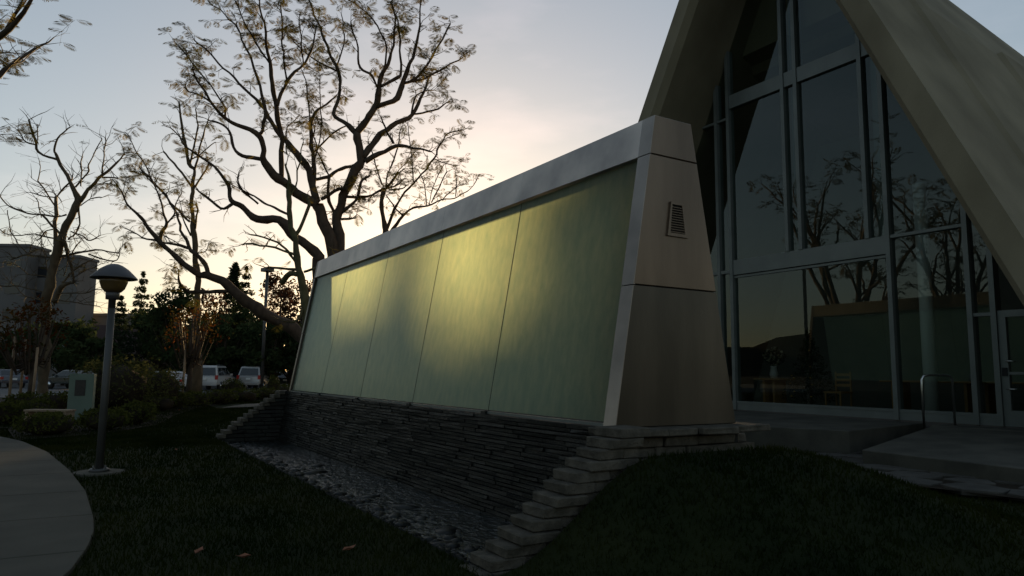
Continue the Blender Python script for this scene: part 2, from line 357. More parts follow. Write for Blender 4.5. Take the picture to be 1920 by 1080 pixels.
for z0, z1, lb in ((ZB,Z2-G,'brown stained lower stone block of the end pylon'),(Z2+G,Z1-G,None),(Z1+G,ZT,None)):
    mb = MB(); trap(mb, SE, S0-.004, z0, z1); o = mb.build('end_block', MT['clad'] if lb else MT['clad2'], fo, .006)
    if lb: o['label'] = lb
    mb = MB(); e = .004; mb.hexa([W(SE+.001,tfr(z0)-e,z0),W(SE+.001,tfr(z0)+.02,z0),W(S0-.006,tfr(z0)+.02,z0),W(S0-.006,tfr(z0)-e,z0),W(SE+.001,tfr(z1)-e,z1-.002),W(SE+.001,tfr(z1)+.02,z1-.002),W(S0-.006,tfr(z1)+.02,z1-.002),W(S0-.006,tfr(z1)-e,z1-.002)]); mb.build('corner_facing', MT['strip'], fo)
for z0, z1 in ((ZB,Z2-G),(Z2+G,Z1-G),(Z1+G,ZT)):
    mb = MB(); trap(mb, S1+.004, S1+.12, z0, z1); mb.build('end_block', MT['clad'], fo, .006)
mb = MB(); trap(mb, SE+.03, S0-.03, ZB+.02, ZT-.02, .012, .012); trap(mb, S0-.02, S1+.02, Z1+.02, ZT-.02, .015, .015); mb.build('joint_core', MT['core'], fo)
PW = (S1-S0)/5
for k in range(5):
    a, b = S0+k*PW+.003, S0+(k+1)*PW-.003
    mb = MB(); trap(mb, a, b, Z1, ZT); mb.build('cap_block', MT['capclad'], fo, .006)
    mb = MB(); mb.hexa([W(a,tbk(Z1)-.01,Z1+.002),W(a,tbk(Z1)+.004,Z1+.002),W(b,tbk(Z1)+.004,Z1+.002),W(b,tbk(Z1)-.01,Z1+.002),W(a,tbk(ZT)-.01,ZT-.004),W(a,tbk(ZT)+.004,ZT-.004),W(b,tbk(ZT)+.004,ZT-.004),W(b,tbk(ZT)-.01,ZT-.004)]); mb.build('rear_shade_facing', MT['slate'], fo)  # dark facing stands in for shade, dulls the sunlit cap back in chapel glass
    a, b = S0+k*PW+.006, S0+(k+1)*PW-.006
    mb = MB(); zz = (ZB+.045, Z1-.012); fi = .055
    v = [W(a,tfr(zz[0])+fi,zz[0]),W(b,tfr(zz[0])+fi,zz[0]),W(b,tfr(zz[1])+fi,zz[1]),W(a,tfr(zz[1])+fi,zz[1])]
    mb.add(v, [(3,2,1,0)]); mb.build('glass_panel', MT['frost'], fo)
    mb = MB(); slabclad(mb, a-.003, b+.003, ZB+.045, 1.5, False, .05); mb.build('rear_light_stop', MT['clad'], fo)  # unseen opaque panel, added to keep daylight off the lower front glass
    zz = (1.5, zz[1])
    mb = MB(); v = [W(a,tbk(zz[0])-fi,zz[0]),W(b,tbk(zz[0])-fi,zz[0]),W(b,tbk(zz[1])-fi,zz[1]),W(a,tbk(zz[1])-fi,zz[1])]
    mb.add(v, [(0,1,2,3)]); mb.build('rear_glass_panel', MT['backglass'], fo)
    if k:
        s = S0+k*PW
        mb = MB(); mb.hexa([W(s-.006,tfr(ZB)+.053,ZB),W(s-.006,tfr(ZB)+.059,ZB),W(s+.006,tfr(ZB)+.059,ZB),W(s+.006,tfr(ZB)+.053,ZB),W(s-.006,tfr(Z1)+.053,Z1-.01),W(s-.006,tfr(Z1)+.059,Z1-.01),W(s+.006,tfr(Z1)+.059,Z1-.01),W(s+.006,tfr(Z1)+.053,Z1-.01)])
        mb.build('glazing_joint', MT['core'], fo)
        mb = MB(); mb.box(s-.06,s+.06,tfr(ZB)-.02,tfr(ZB)+.05,ZB-.01,ZB+.03); mb.build('bracket', MT['slate'], fo)
mb = MB(); mb.box(S0,S1,tfr(ZB)+.012,tfr(ZB)+.05,ZB,ZB+.03); mb.build('sill_channel', MT['alu'], fo)
mb = MB(); mb.box(S0,S1,tbk(ZB)-.06,tbk(ZB),ZB,ZB+.04); mb.build('sill_channel', MT['alu'], fo)
# louvred vent on the end pylon: frame and slats follow the lean of the pylon
zl0, zl1 = 3.18, 3.50
def vt(z, k):   # k 0..1 across
    c = lambda z: tfr(z)+(tbk(z)-tfr(z))*.515
    w = lambda z: .072+(zl1-z)*.12
    return c(z)-w(z)+2*w(z)*k
lv = empty('louvre_vent', W(SE, 5.5, zl0)-parent_world(fo), None, None); lv.parent = fo
for k0, k1 in ((-.16,0),(1,1.16)):
    mb = MB(); mb.hexa([W(SE-.022,vt(zl0,k0),zl0),W(SE-.022,vt(zl0,k1),zl0),W(SE+.0,vt(zl0,k1),zl0),W(SE,vt(zl0,k0),zl0),W(SE-.022,vt(zl1,k0),zl1),W(SE-.022,vt(zl1,k1),zl1),W(SE,vt(zl1,k1),zl1),W(SE,vt(zl1,k0),zl1)]); mb.build('vent_frame', MT['clad2'], lv)
for z0, z1 in ((zl0-.035,zl0),(zl1,zl1+.03)):
    mb = MB(); mb.hexa([W(SE-.024,vt(z0,-.18),z0),W(SE-.024,vt(z0,1.18),z0),W(SE,vt(z0,1.18),z0),W(SE,vt(z0,-.18),z0),W(SE-.024,vt(z1,-.16),z1),W(SE-.024,vt(z1,1.16),z1),W(SE,vt(z1,1.16),z1),W(SE,vt(z1,-.16),z1)]); mb.build('vent_frame', MT['clad2'], lv)
mb = MB(); mb.hexa([W(SE-.003,vt(zl0,0),zl0),W(SE-.003,vt(zl0,1),zl0),W(SE+.0,vt(zl0,1),zl0),W(SE,vt(zl0,0),zl0),W(SE-.003,vt(zl1,0),zl1),W(SE-.003,vt(zl1,1),zl1),W(SE,vt(zl1,1),zl1),W(SE,vt(zl1,0),zl1)]); mb.build('vent_back', MT['core'], lv)
for i in range(11):
    z = zl0+.018+i*(zl1-zl0-.03)/10.5
    mb = MB(); mb.hexa([W(SE-.02,vt(z,0),z-.008),W(SE-.02,vt(z,1),z-.008),W(SE-.004,vt(z,1),z+.004),W(SE-.004,vt(z,0),z+.004),W(SE-.02,vt(z,0),z-.002),W(SE-.02,vt(z,1),z-.002),W(SE-.004,vt(z,1),z+.010),W(SE-.004,vt(z,0),z+.010)]); mb.build('vent_slat', MT['clad2'], lv)

# ------------------------------------------------------------------ slate wall under the glass, wing walls stepped like stairs
def stone(mb, s0, s1, t0, t1, z0, z1, j=.006):
    c = [(s0,t0,z0),(s0,t1,z0),(s1,t1,z0),(s1,t0,z0),(s0,t0,z1),(s0,t1,z1),(s1,t1,z1),(s1,t0,z1)]
    mb.hexa([W(a+random.uniform(-j,j), b+random.uniform(-j,j), c_+random.uniform(-j,j)*.5) for a,b,c_ in c])
sw = empty('slate_wall', W(12,4.6,-.2), 'long dark wet wall of thin stacked slate courses under the green glass', 'wall')
mb = MB(); mb.box(S0-.25,S1+.05,4.72,6.38,-.4,ZB-.01); mb.build('backing', MT['core'], sw)
NC = 28; z0w = -.24; hc = (ZB-.004-z0w)/NC; cand = []
for c in range(NC):
    z = z0w+c*hc; tf_ = 4.40+.23*(c/(NC-1)); s = SE-.05-random.uniform(0,.3)
    while s < S1+.05:
        w = random.choice((.38,.5,.62,.75,1.0))*random.uniform(.85,1.15); e = min(s+w, S1+.08)
        cand.append((s, e-.006, tf_+random.uniform(-.016,.012), z+.003, z+hc-.006+random.uniform(-.003,.002))); s = e
cand.sort(key=lambda q: q[0]-(.3 if q[3] > -.05 else -8))
rest = MB()
for i, (a, b, tf_, za, zb) in enumerate(cand):
    mb = MB() if i < 300 else rest
    stone(mb, a, b, tf_, 4.73, za, zb)
    if i < 300: mb.build('slate_stone', MT['slate'], sw)
o = rest.build('slate_courses', MT['slate'], sw); o['kind'] = 'stuff'
def wing(sa, sb, name_label, near):
    wl = empty('stepped_wing_wall', W((sa+sb)/2,3.6,-.1), name_label, 'wall')
    n = 13; z = -.1
    for i in range(n):
        h = .0935; z0 = -.08+i*h; t0 = TP-.10+i*.122
        # one tread stone on top of each course, fill stones behind it
        t1 = t0+(random.uniform(.30,.42) if near else .17)
        d = random.uniform(-.03,.03)
        mb = MB(); stone(mb, sa+d-.02, sb+random.uniform(-.02,.02), t0+random.uniform(-.02,.02), t1, z0+.004, z0+h-.002, .012); mb.build('step_stone', MT['step'], wl, .01)
        t = t1+.006
        while t < 4.62:
            e = min(t+random.uniform(.3,.55), 4.66)
            mb = MB(); stone(mb, sa+.02, sb-.02, t, e-.006, z0+.004, z0+h-.004, .008); mb.build('step_stone', MT['step' if near else 'slate'], wl, .008); t = e
    return wl
wing(5.25, 5.62, 'near stepped stone wing wall descending beside the lawn below the vent pylon', True)
wing(S1+.03, S1+.45, 'far stepped stone wing wall at the distant end of the pool', False)
# ledge of flagstones under the pylon
lg = empty('stone_ledge', W(5.4,5.8,.9), 'flat stone ledge and rubble footing beneath the end pylon', 'ledge')
t = 4.52
while t < 6.25:
    e = t+random.uniform(.4,.65); mb = MB(); stone(mb, 5.32+random.uniform(-.05,.05), 5.9, t, e-.008, 1.035, 1.104, .012); mb.build('ledge_stone', MT['step'], lg, .01); t = e
for zz in range(4):
    t = 4.68+zz*.0
    while t < 6.2:
        e = t+random.uniform(.3,.6); mb = MB(); stone(mb, 5.46+random.uniform(-.03,.03), 5.9, t, e-.01, .62+zz*.10, .71+zz*.10, .012); mb.build('rubble_stone', MT['step'], lg, .01); t = e
for i in range(9):
    mb = MB(); mb.rot_box(W(5.75+random.uniform(0,.5), 6.5+random.uniform(0,.25), .50+.12*(i%4)), random.uniform(.2,.4), random.uniform(.25,.45), .11, random.random(), .02); mb.build('rubble_stone', MT['step'], lg, .012)
# pool
mb = MB(); mb.add([W(5.2,TP,-.24),W(5.2,4.75,-.24),W(S1+.47,4.75,-.24),W(S1+.47,TP,-.24)], [(0,1,2,3)])
mb.add([W(5.2,TP,-.24),W(S1+.47,TP,-.24),W(S1+.47,TP,.02),W(5.2,TP,.02)], [(0,1,2,3)]); tag(mb.build('pool_bed', MT['core']), kind='structure')
mb = MB(); mb.add([W(5.25,TP+.01,-.072),W(5.25,4.6,-.072),W(S1+.45,4.6,-.072),W(S1+.45,TP+.01,-.072)], [(0,1,2,3)]); tag(mb.build('pool_water', MT['water']), kind='structure')
def ico():
    import bmesh
    bm = bmesh.new(); bmesh.ops.create_icosphere(bm, subdivisions=1, radius=1); v = np.array([x.co[:] for x in bm.verts]); bm.verts.index_update()
    f = np.array([[q.index for q in x.verts] for x in bm.faces]); bm.free(); return v, f
IV, IF = ico()
def blobs(n, fn):
    vs = []; fs = []
    for i in range(n):
        c, r, rz = fn(i); q = IV*np.random.uniform(.85,1.1,(len(IV),1))*np.array(r); cz, sz = math.cos(rz), math.sin(rz)
        q = np.stack([q[:,0]*cz-q[:,1]*sz, q[:,0]*sz+q[:,1]*cz, q[:,2]], 1)+np.array(c); fs.append(IF+len(IV)*i); vs.append(q)
    return np.concatenate(vs), np.concatenate(fs)
def pebble(i):
    s = random.uniform(5.6,S1+.4); u = random.random()**2.3; t = TP+.04+u*1.1
    r = random.choice((.02,.028,.035,.05,.075)); return (tuple(W(s,t,-.14+.065*(1-u)+random.uniform(-.03,.02))), (r*random.uniform(.8,1.5), r*1.1, r*.62), random.random()*6)
v, f = blobs(3200, pebble); o = np_mesh('pebbles', v, f, MT['pebble']); tag(o, kind='stuff')
for k,(s,t,r) in enumerate(((8.7,3.75,.24),(9.6,3.62,.17),(12.3,3.6,.28),(13.1,3.9,.2),(15.2,3.5,.22),(7.2,3.6,.2),(6.7,3.3,.16))):
    v, f = blobs(1, lambda i: (tuple(W(s,t,-.08)), (r*.7,r*1.1,.035), random.random()*3)); o = np_mesh('flat_stone', v, f, MT['pebble'])
    tag(o, ['broad flat wet stone in the pool nearest the slate wall foot','small flat wet stone beside the broad pool stone','largest flat wet stone midway along the pool','flat wet stone close to the slate wall midway along the pool','flat wet stone by the lawn edge near the far end of the pool','flat wet stone in the near pool below the third step','smallest flat wet stone at the near corner of the pool'][k], 'stone', 'flat stones lying in the pool')

# ------------------------------------------------------------------ chapel: concrete A-frame with a glazed gable
W = WC
TF = 13.6; FZ = .83; SC, ZA = 10.03, 13.35
zr = lambda s: 2.56+2.09*(s-4.87)        # right leg underside
zlft = lambda s: 9.3-1.96*(s-12.1)
ztop = lambda s: min(zr(s), zlft(s))
sr = lambda z: 4.87+(z-2.56)/2.09
slf = lambda z: 12.1-(z-9.3)/1.96
ch = empty('chapel', W(10,16,FZ), 'concrete A-frame chapel with folded roof slabs and tall glazed gable', 'building')
def leg(right):
    """cross-section along t swept along the leg: soffit, bevel, fascia, then a folded outer surface"""
    prof = [(.16,0),(0,.13),(0,.52),(2.0,.52),(2.15,.575),(2.6,.575),(2.75,.49)]
    t = 2.75
    for i in range(3): prof += [(t+2.4,.49),(t+2.55,.56),(t+4.2,.56),(t+4.5,.49)]; t += 4.5
    prof += [(t,0),(2.15,0),(2.0,0)]
    ang = math.atan(2.09 if right else 1.96)
    ns = (-math.sin(ang) if right else math.sin(ang)); nz = math.cos(ang)
    dn = -.2
    def ring(z):
        s = sr(z) if right else slf(z); out = []
        for tt, off in prof:
            ze = z+off*nz; out.append(W(s+ns*off, 11.5+.05*(z-.8)+tt, ze))
        return out
    za = ZA
    a = ring(dn); b = ring(za)
    # outer points meet at the ridge: extend them up the leg until they reach s = SC
    b2 = []
    for p, (tt, off) in zip(b, prof):
        d = Vector((p.x, p.y, p.z)); m_ = 2.09 if right else -1.96
        zc = EYE+(ridge_z(d.x/KC)-EYE)*KC+(max(off,.45)-.5)*2 if tt > 2.1 else 99
        ds = SC*KC-d.y; z2 = min(d.z+ds*m_, zc); ds = (z2-d.z)/m_; b2.append(Vector((d.x+.05*(z2-d.z), d.y+ds, z2)))
    mb = MB(); mb.prism(None, a if right else list(reversed(a)), b2 if right else list(reversed(b2))); RIDGE.append(b2)
    return mb.build('roof_leg', MT['concrete'], ch)
RIDGE = []
def ridge_z(t): return 9.42-(t-15.06)*.27      # the nave roof behind the taller front frame
leg(True); leg(False)
mb = MB(); n = len(RIDGE[0]); mb.add(RIDGE[0]+RIDGE[1], [(i,i+1,n+i+1,n+i) for i in range(3,n-4)]); mb.build('ridge_cap', MT['concrete'], ch)
# closed rear of the nave
mb = MB(); mb.prism(None, [W(sr(.5),24,.5),W(slf(.5),24,.5),W(slf(6.4),24,6.4),W(sr(6.4),24,6.4)][::1], [W(sr(.5),24.3,.5),W(slf(.5),24.3,.5),W(slf(6.4),24.3,6.4),W(sr(6.4),24.3,6.4)]); mb.build('rear_wall', MT['inwall'], ch)
mb = MB(); mb.box(sr(.83)+.1, slf(.83)-.1, TF-.06, 24, FZ-.3, FZ-.002); mb.build('floor', MT['infloor'], ch)
# an inner gallery wall that shuts off most of the daylight
mb = MB(); mb.prism(None, [W(5.3,17.6,FZ),W(14.8,17.6,FZ),W(12.2,17.6,8.1),W(8.0,17.6,8.1)], [W(5.3,17.8,FZ),W(14.8,17.8,FZ),W(12.2,17.8,8.1),W(8.0,17.8,8.1)]); mb.build('partition', MT['inwall'], ch)
def clip(poly, a, b, c):   # keep a*s+b*z<=c
    out = []
    for (p, q) in zip(poly, poly[1:]+poly[:1]):
        dp, dq = a*p[0]+b*p[1]-c, a*q[0]+b*q[1]-c
        if dp <= 0: out.append(p)
        if dp*dq < 0: k = dp/(dp-dq); out.append((p[0]+(q[0]-p[0])*k, p[1]+(q[1]-p[1])*k))
    return out
def gable(s0, s1, z0, z1):
    p = [(s0,z0),(s1,z0),(s1,z1),(s0,z1)]
    p = clip(p, -2.09, 1, 2.56-2.09*4.87); return clip(p, 1.96, 1, 9.3+1.96*12.1) if p else p
def member(name, s0, s1, z0, z1, t0, t1, m, parent=ch):
    p = gable(s0, s1, z0, z1)
    if len(p) < 3: return None
    mb = MB(); mb.prism(None, [W(a,t0,b) for a,b in p], [W(a,t1,b) for a,b in p]); return mb.build(name, m, parent)
ZS, ZM0, ZM1, ZU0, ZU1 = 1.03, 4.06, 4.42, 8.26, 8.60
mull = [(14.6,FZ,7.8),(13.4,FZ,9),(12.29,FZ,9.2),(11.90,FZ,12),(10.28,ZM1,13.4),(9.93,ZM1,13.4),(8.38,ZM1,13),(7.96,FZ,13),(6.53,FZ,7),(6.15,FZ,6)]
for s, z0, z1 in mull: member('mullion', s-.045, s+.045, z0, z1, TF-.085, TF+.12, MT['alu'])
def transom(s0, s1, z0, z1, d=.06): member('transom', s0+.046, s1-.046, z0, z1, TF-d, TF+.10, MT['alu'])
cols = [6.15,6.53,7.96,8.38,9.93,10.28,11.90,12.29,13.4,14.6]
for a, b in ((7.96,8.38),(8.38,9.93),(9.93,10.28),(10.28,11.90)):
    transom(a, b, ZU0, ZU1)
transom(7.96,11.90,ZM0,ZM1-.001); transom(7.96,11.9,ZM0-.07,ZM0-.02,.03)
transom(6.53,7.96,4.36,4.42); transom(6.15,6.53,2.72,2.78); transom(11.90,12.29,4.12,4.2); transom(12.29,13.4,4.12,4.2); transom(13.4,14.6,4.12,4.2)
transom(11.90,12.29,8.0,8.06); transom(12.29,13.4,8.0,8.06)
for a, b in zip(cols, cols[1:]):
    if 7.96 <= a < 11.8: continue
    transom(a, b, ZS-.05, ZS); member('sill_panel', a+.046, b-.046, FZ, ZS-.052, TF-.05, TF+.06, MT['alu'])
transom(7.96,11.9,ZS-.05,ZS); member('sill_panel', 7.96+.046, 11.9-.046, FZ, ZS-.052, TF-.05, TF+.06, MT['alu'])
def pane(s0, s1, z0, z1):
    p = gable(s0+.045, s1-.045, z0, z1)
    if len(p) < 3: return
    mb = MB(); mb.add([W(a,TF+.01,b) for a,b in reversed(p)], [tuple(range(len(p)))]); mb.build('window_pane', MT['glass'], ch)
pane(7.96,9.93,ZS,ZM0-.07); pane(9.93,11.90,ZS,ZM0-.07)
for a, b in zip(cols, cols[1:]):
    if 7.96 <= a < 11.8: pane(a,b,ZM1,ZU0); pane(a,b,ZU1,14)
pane(6.53,7.96,ZS,4.36); pane(6.53,7.96,4.42,8); pane(6.15,6.53,ZS,2.72); pane(6.15,6.53,2.78,7)
for a, b in ((11.90,12.29),(12.29,13.4),(13.4,14.6)): pane(a,b,ZS,4.12); pane(a,b,4.2,8.0); pane(a,b,8.06,12)
# inner columns of the paired mullions
for s in (10.10, 8.17): member('wind_post', s-.09, s+.09, ZM1, 13, TF+.13, TF+.36, MT['alu'])
# glazed door
dr = empty('door', W(5.6,TF,FZ)-parent_world(ch), None, None); dr.parent = ch
for a, b, z0, z1 in ((5.98,6.10,FZ,2.80),(5.0,5.12,FZ,2.80),(5.12,5.98,2.68,2.80),(5.12,5.98,FZ,1.10),(5.12,5.98,1.70,1.75)): member('door_frame', a, b, z0+.004, z1, TF-.05, TF+.02, MT['alu'], dr)
mb = MB(); mb.add([W(5.12,TF,1.1),W(5.98,TF,1.1),W(5.98,TF,2.68),W(5.12,TF,2.68)], [(3,2,1,0)]); mb.build('door_pane', MT['glass'], dr)
mb = MB(); mb.tube([W(5.99,TF-.05,1.45),W(5.99,TF-.12,1.46),W(5.88,TF-.12,1.46),W(5.86,TF-.09,1.46)], [.012]*4); mb.build('door_handle', MT['steel'], dr)
mb = MB(); mb.tube([W(5.99,TF-.05,1.92),W(5.99,TF-.12,1.93),W(5.88,TF-.12,1.93),W(5.86,TF-.09,1.93)], [.012]*4); mb.build('door_handle', MT['steel'], dr)
mb = MB(); mb.box(6.0,6.08,TF-.07,TF-.05,1.68,1.82); mb.build('lock_plate', MT['core'], dr)
# concrete slabs outside
mb = MB(); p1 = [(6.9,10.4),(8.15,9.85),(9.6,9.1),(12,8.9),(16.5,10),(16.5,TF-.06),(7.45,TF-.06)]
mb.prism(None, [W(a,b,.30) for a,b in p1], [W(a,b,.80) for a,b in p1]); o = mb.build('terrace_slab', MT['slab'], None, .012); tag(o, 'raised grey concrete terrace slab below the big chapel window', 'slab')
mb = MB()
lo = [(6.08,9.45),(2.5,9.1),(-6,9.1),(-6,12.9),(6.95,12.9)]
mb.prism(None, [W(a,b,.30) for a,b in lo][::-1], [W(6.08,9.45,.63),W(2.5,9.1,.63),W(-6,9.1,.63),W(-6,12.9,.80),W(6.95,12.9,.80)][::-1]); mb.box(-6,7.0,12.9,TF-.06,.30,.81)
o = mb.build('entrance_ramp', MT['slab'], None, .01); tag(o, 'pale concrete entrance ramp leading up to the glazed door', 'ramp')
hr = [W(7.0,12.72,.76),W(7.0,12.72,1.60),W(6.98,12.75,1.66),W(6.93,12.82,1.68),W(6.83,13.22,1.68),W(6.80,13.29,1.66),W(6.79,13.32,1.60),W(6.79,13.32,.80)]
mb = MB(); mb.tube(hr, [.024]*len(hr), 8); o = mb.build('handrail', MT['steel']); tag(o, 'bent steel tube handrail standing by the ramp edge', 'handrail')
# inside: column, tables, chairs, tree, flowers
mb = MB(); mb.lathe(W(8.02,14.9,FZ), [(.15,0),(.15,5.6)], 20); mb.build('column', MT['incol'], ch)
def table(s, t, label, w=1.5, d=.8):
    r = empty('table', W(s,t,FZ), label, 'table', 'tables inside the chapel')
    mb = MB(); mb.box(s-w/2,s+w/2,t-d/2,t+d/2,FZ+.70,FZ+.74); mb.build('table_top', MT['wood'], r, .01)
    for a in (-1,1):
        mb = MB(); mb.box(s+a*(w/2-.25)-.03,s+a*(w/2-.25)+.03,t-d/2+.08,t+d/2-.08,FZ,FZ+.70); mb.build('table_leg', MT['wood'], r)
table(8.3,15.6,'long wooden table behind the thick mullion of the big window',2.0); table(7.0,16.0,'wooden table beyond the white column',1.2); table(12.0,15.1,'low wooden table under the flower vase',.8,.6)
def chair(s, t, rz, label):
    r = empty('chair', W(s,t,FZ), label, 'chair')
    def bx(n,a,b,c,d,e,f): mb = MB(); mb.box(s+a,s+b,t+c,t+d,FZ+e,FZ+f); mb.build(n, MT['wood'], r)
    bx('seat',-.22,.22,-.22,.22,.43,.47)
    for a in (-.2,.17):
        for b in (-.21,.18): bx('leg',a,a+.03,b,b+.03,0,.43)
    for a in (-.2,.17): bx('back_post',a,a+.03,.19,.22,.47,.92)
    for z in (.58,.70,.82): bx('back_slat',-.17,.17,.195,.215,z,z+.06)
chair(10.1,14.9,0,'wooden slat back chair facing the big window')
xt = empty('christmas_tree', W(11.1,15.3,FZ), 'dark decorated fir tree standing behind the big window', 'christmas tree')

W = W0
# ------------------------------------------------------------------ foliage and trees
def quads(cs, dirs, nrm, ln, wd):
    """diamond leaves: centres, axis directions, side directions"""
    n = len(cs); v = np.stack([cs-dirs*ln, cs+nrm*wd, cs+dirs*ln, cs-nrm*wd], 1).reshape(-1,3); f = np.arange(4*n).reshape(n,4); return v, f
def rnd_unit(n):
    a = np.random.normal(size=(n,3)); return a/np.linalg.norm(a,axis=1,keepdims=True)
def leaf_cloud(pts, size, asp=.45, droop=0):
    n = len(pts); d = rnd_unit(n); d[:,2] -= droop; d /= np.linalg.norm(d,axis=1,keepdims=True)
    u = np.cross(d, rnd_unit(n)); u /= np.linalg.norm(u,axis=1,keepdims=True)+1e-9; s = np.random.uniform(.6,1.3,(n,1))*size
    return quads(pts, d, u, s, s*asp)
def ball_pts(n, c, r, shell=.5):
    d = rnd_unit(n); k = (np.random.random((n,1))*(1-shell**3)+shell**3)**(1/3); return np.array(c)+d*k*np.array(r)
def px_ray(u, v):
    c, s_ = math.cos(ROLL), math.sin(ROLL); du, dv = u-960, v-540; a = c*du+s_*dv; b = -s_*du+c*dv
    d = rt0*a+fw*FPX-upv*b; return d/d.dot(fw0)
def at(u, v, Y): return Vector((0,0,EYE))+px_ray(u,v)*Y     # a point of the place seen in the direction (u, v) at ground distance Y
FR_N = 12
def frond_template():
    ps = []; ds = []; ss_ = []; ln = []
    for i in range(FR_N):
        x = .12+.88*i/(FR_N-1); z = -.22*x*x; l = .30*math.sin(math.pi*(.2+.72*x))
        for sd in (-1,1):
            d = np.array([.55, sd*.8, -.35]); d /= np.linalg.norm(d); ps.append(np.array([x,0,z])+d*l); ds.append(d); u = np.cross(d,[0,0,1.]); ss_.append(u/np.linalg.norm(u)); ln.append(l)
    for k in range(3):
        ps.append(np.array([.2+.3*k,0,-.22*(.2+.3*k)**2])); ds.append(np.array([1,0,-.3])/1.044); ss_.append(np.array([0,1.,0])); ln.append(.2)
    return np.array(ps), np.array(ds), np.array(ss_), np.array(ln)
FT = frond_template()
def fronds(items):   # list of (pos, heading vector, size)
    vs = []
    P, D, U, LN = FT
    for p, h, sz in items:
        h = Vector(h); h.normalize(); y = Vector((0,0,1)).cross(h)
        if y.length < .05: y = Vector((1,0,0))
        y.normalize(); z = h.cross(y); Mx = np.array([h,y,z]).T
        k = np.random.random(len(P)) > .12
        c = (P[k]@Mx.T)*sz+np.array(p); d = D[k]@Mx.T; u = U[k]@Mx.T; l = (LN[k]*sz)[:,None]; w = np.where(np.arange(k.sum())[:,None] >= k.sum()-3, 0.006, .014)*np.random.uniform(.7,1.2,(k.sum(),1))*(sz/.5)
        vs.append(np.stack([c-d*l, c+u*w, c+d*l, c-u*w],1).reshape(-1,3))
    v = np.concatenate(vs); return v, np.arange(len(v)).reshape(-1,4)
def smooth_path(pts, rad, sub=4, kink=0):
    P = [pts[0]]+list(pts)+[pts[-1]]; out = []; ro = []
    for i in range(1, len(P)-2):
        for k in range(sub):
            u = k/sub; a, b, c, d = P[i-1], P[i], P[i+1], P[i+2]
            q = .5*((2*b)+(c-a)*u+(2*a-5*b+4*c-d)*u*u+(3*b-a-3*c+d)*u**3)
            r = rad[i-1]+(rad[i]-rad[i-1])*u
            out.append(q+Vector((noise.noise(q*1.7),noise.noise(q*1.7+Vector((9,0,0))),noise.noise(q*1.7+Vector((0,9,0)))))*kink*min(1,(i-1+u))); ro.append(r*(1+.30*noise.noise(q*2.6)))
    out.append(pts[-1]); ro.append(rad[-1]); return out, ro
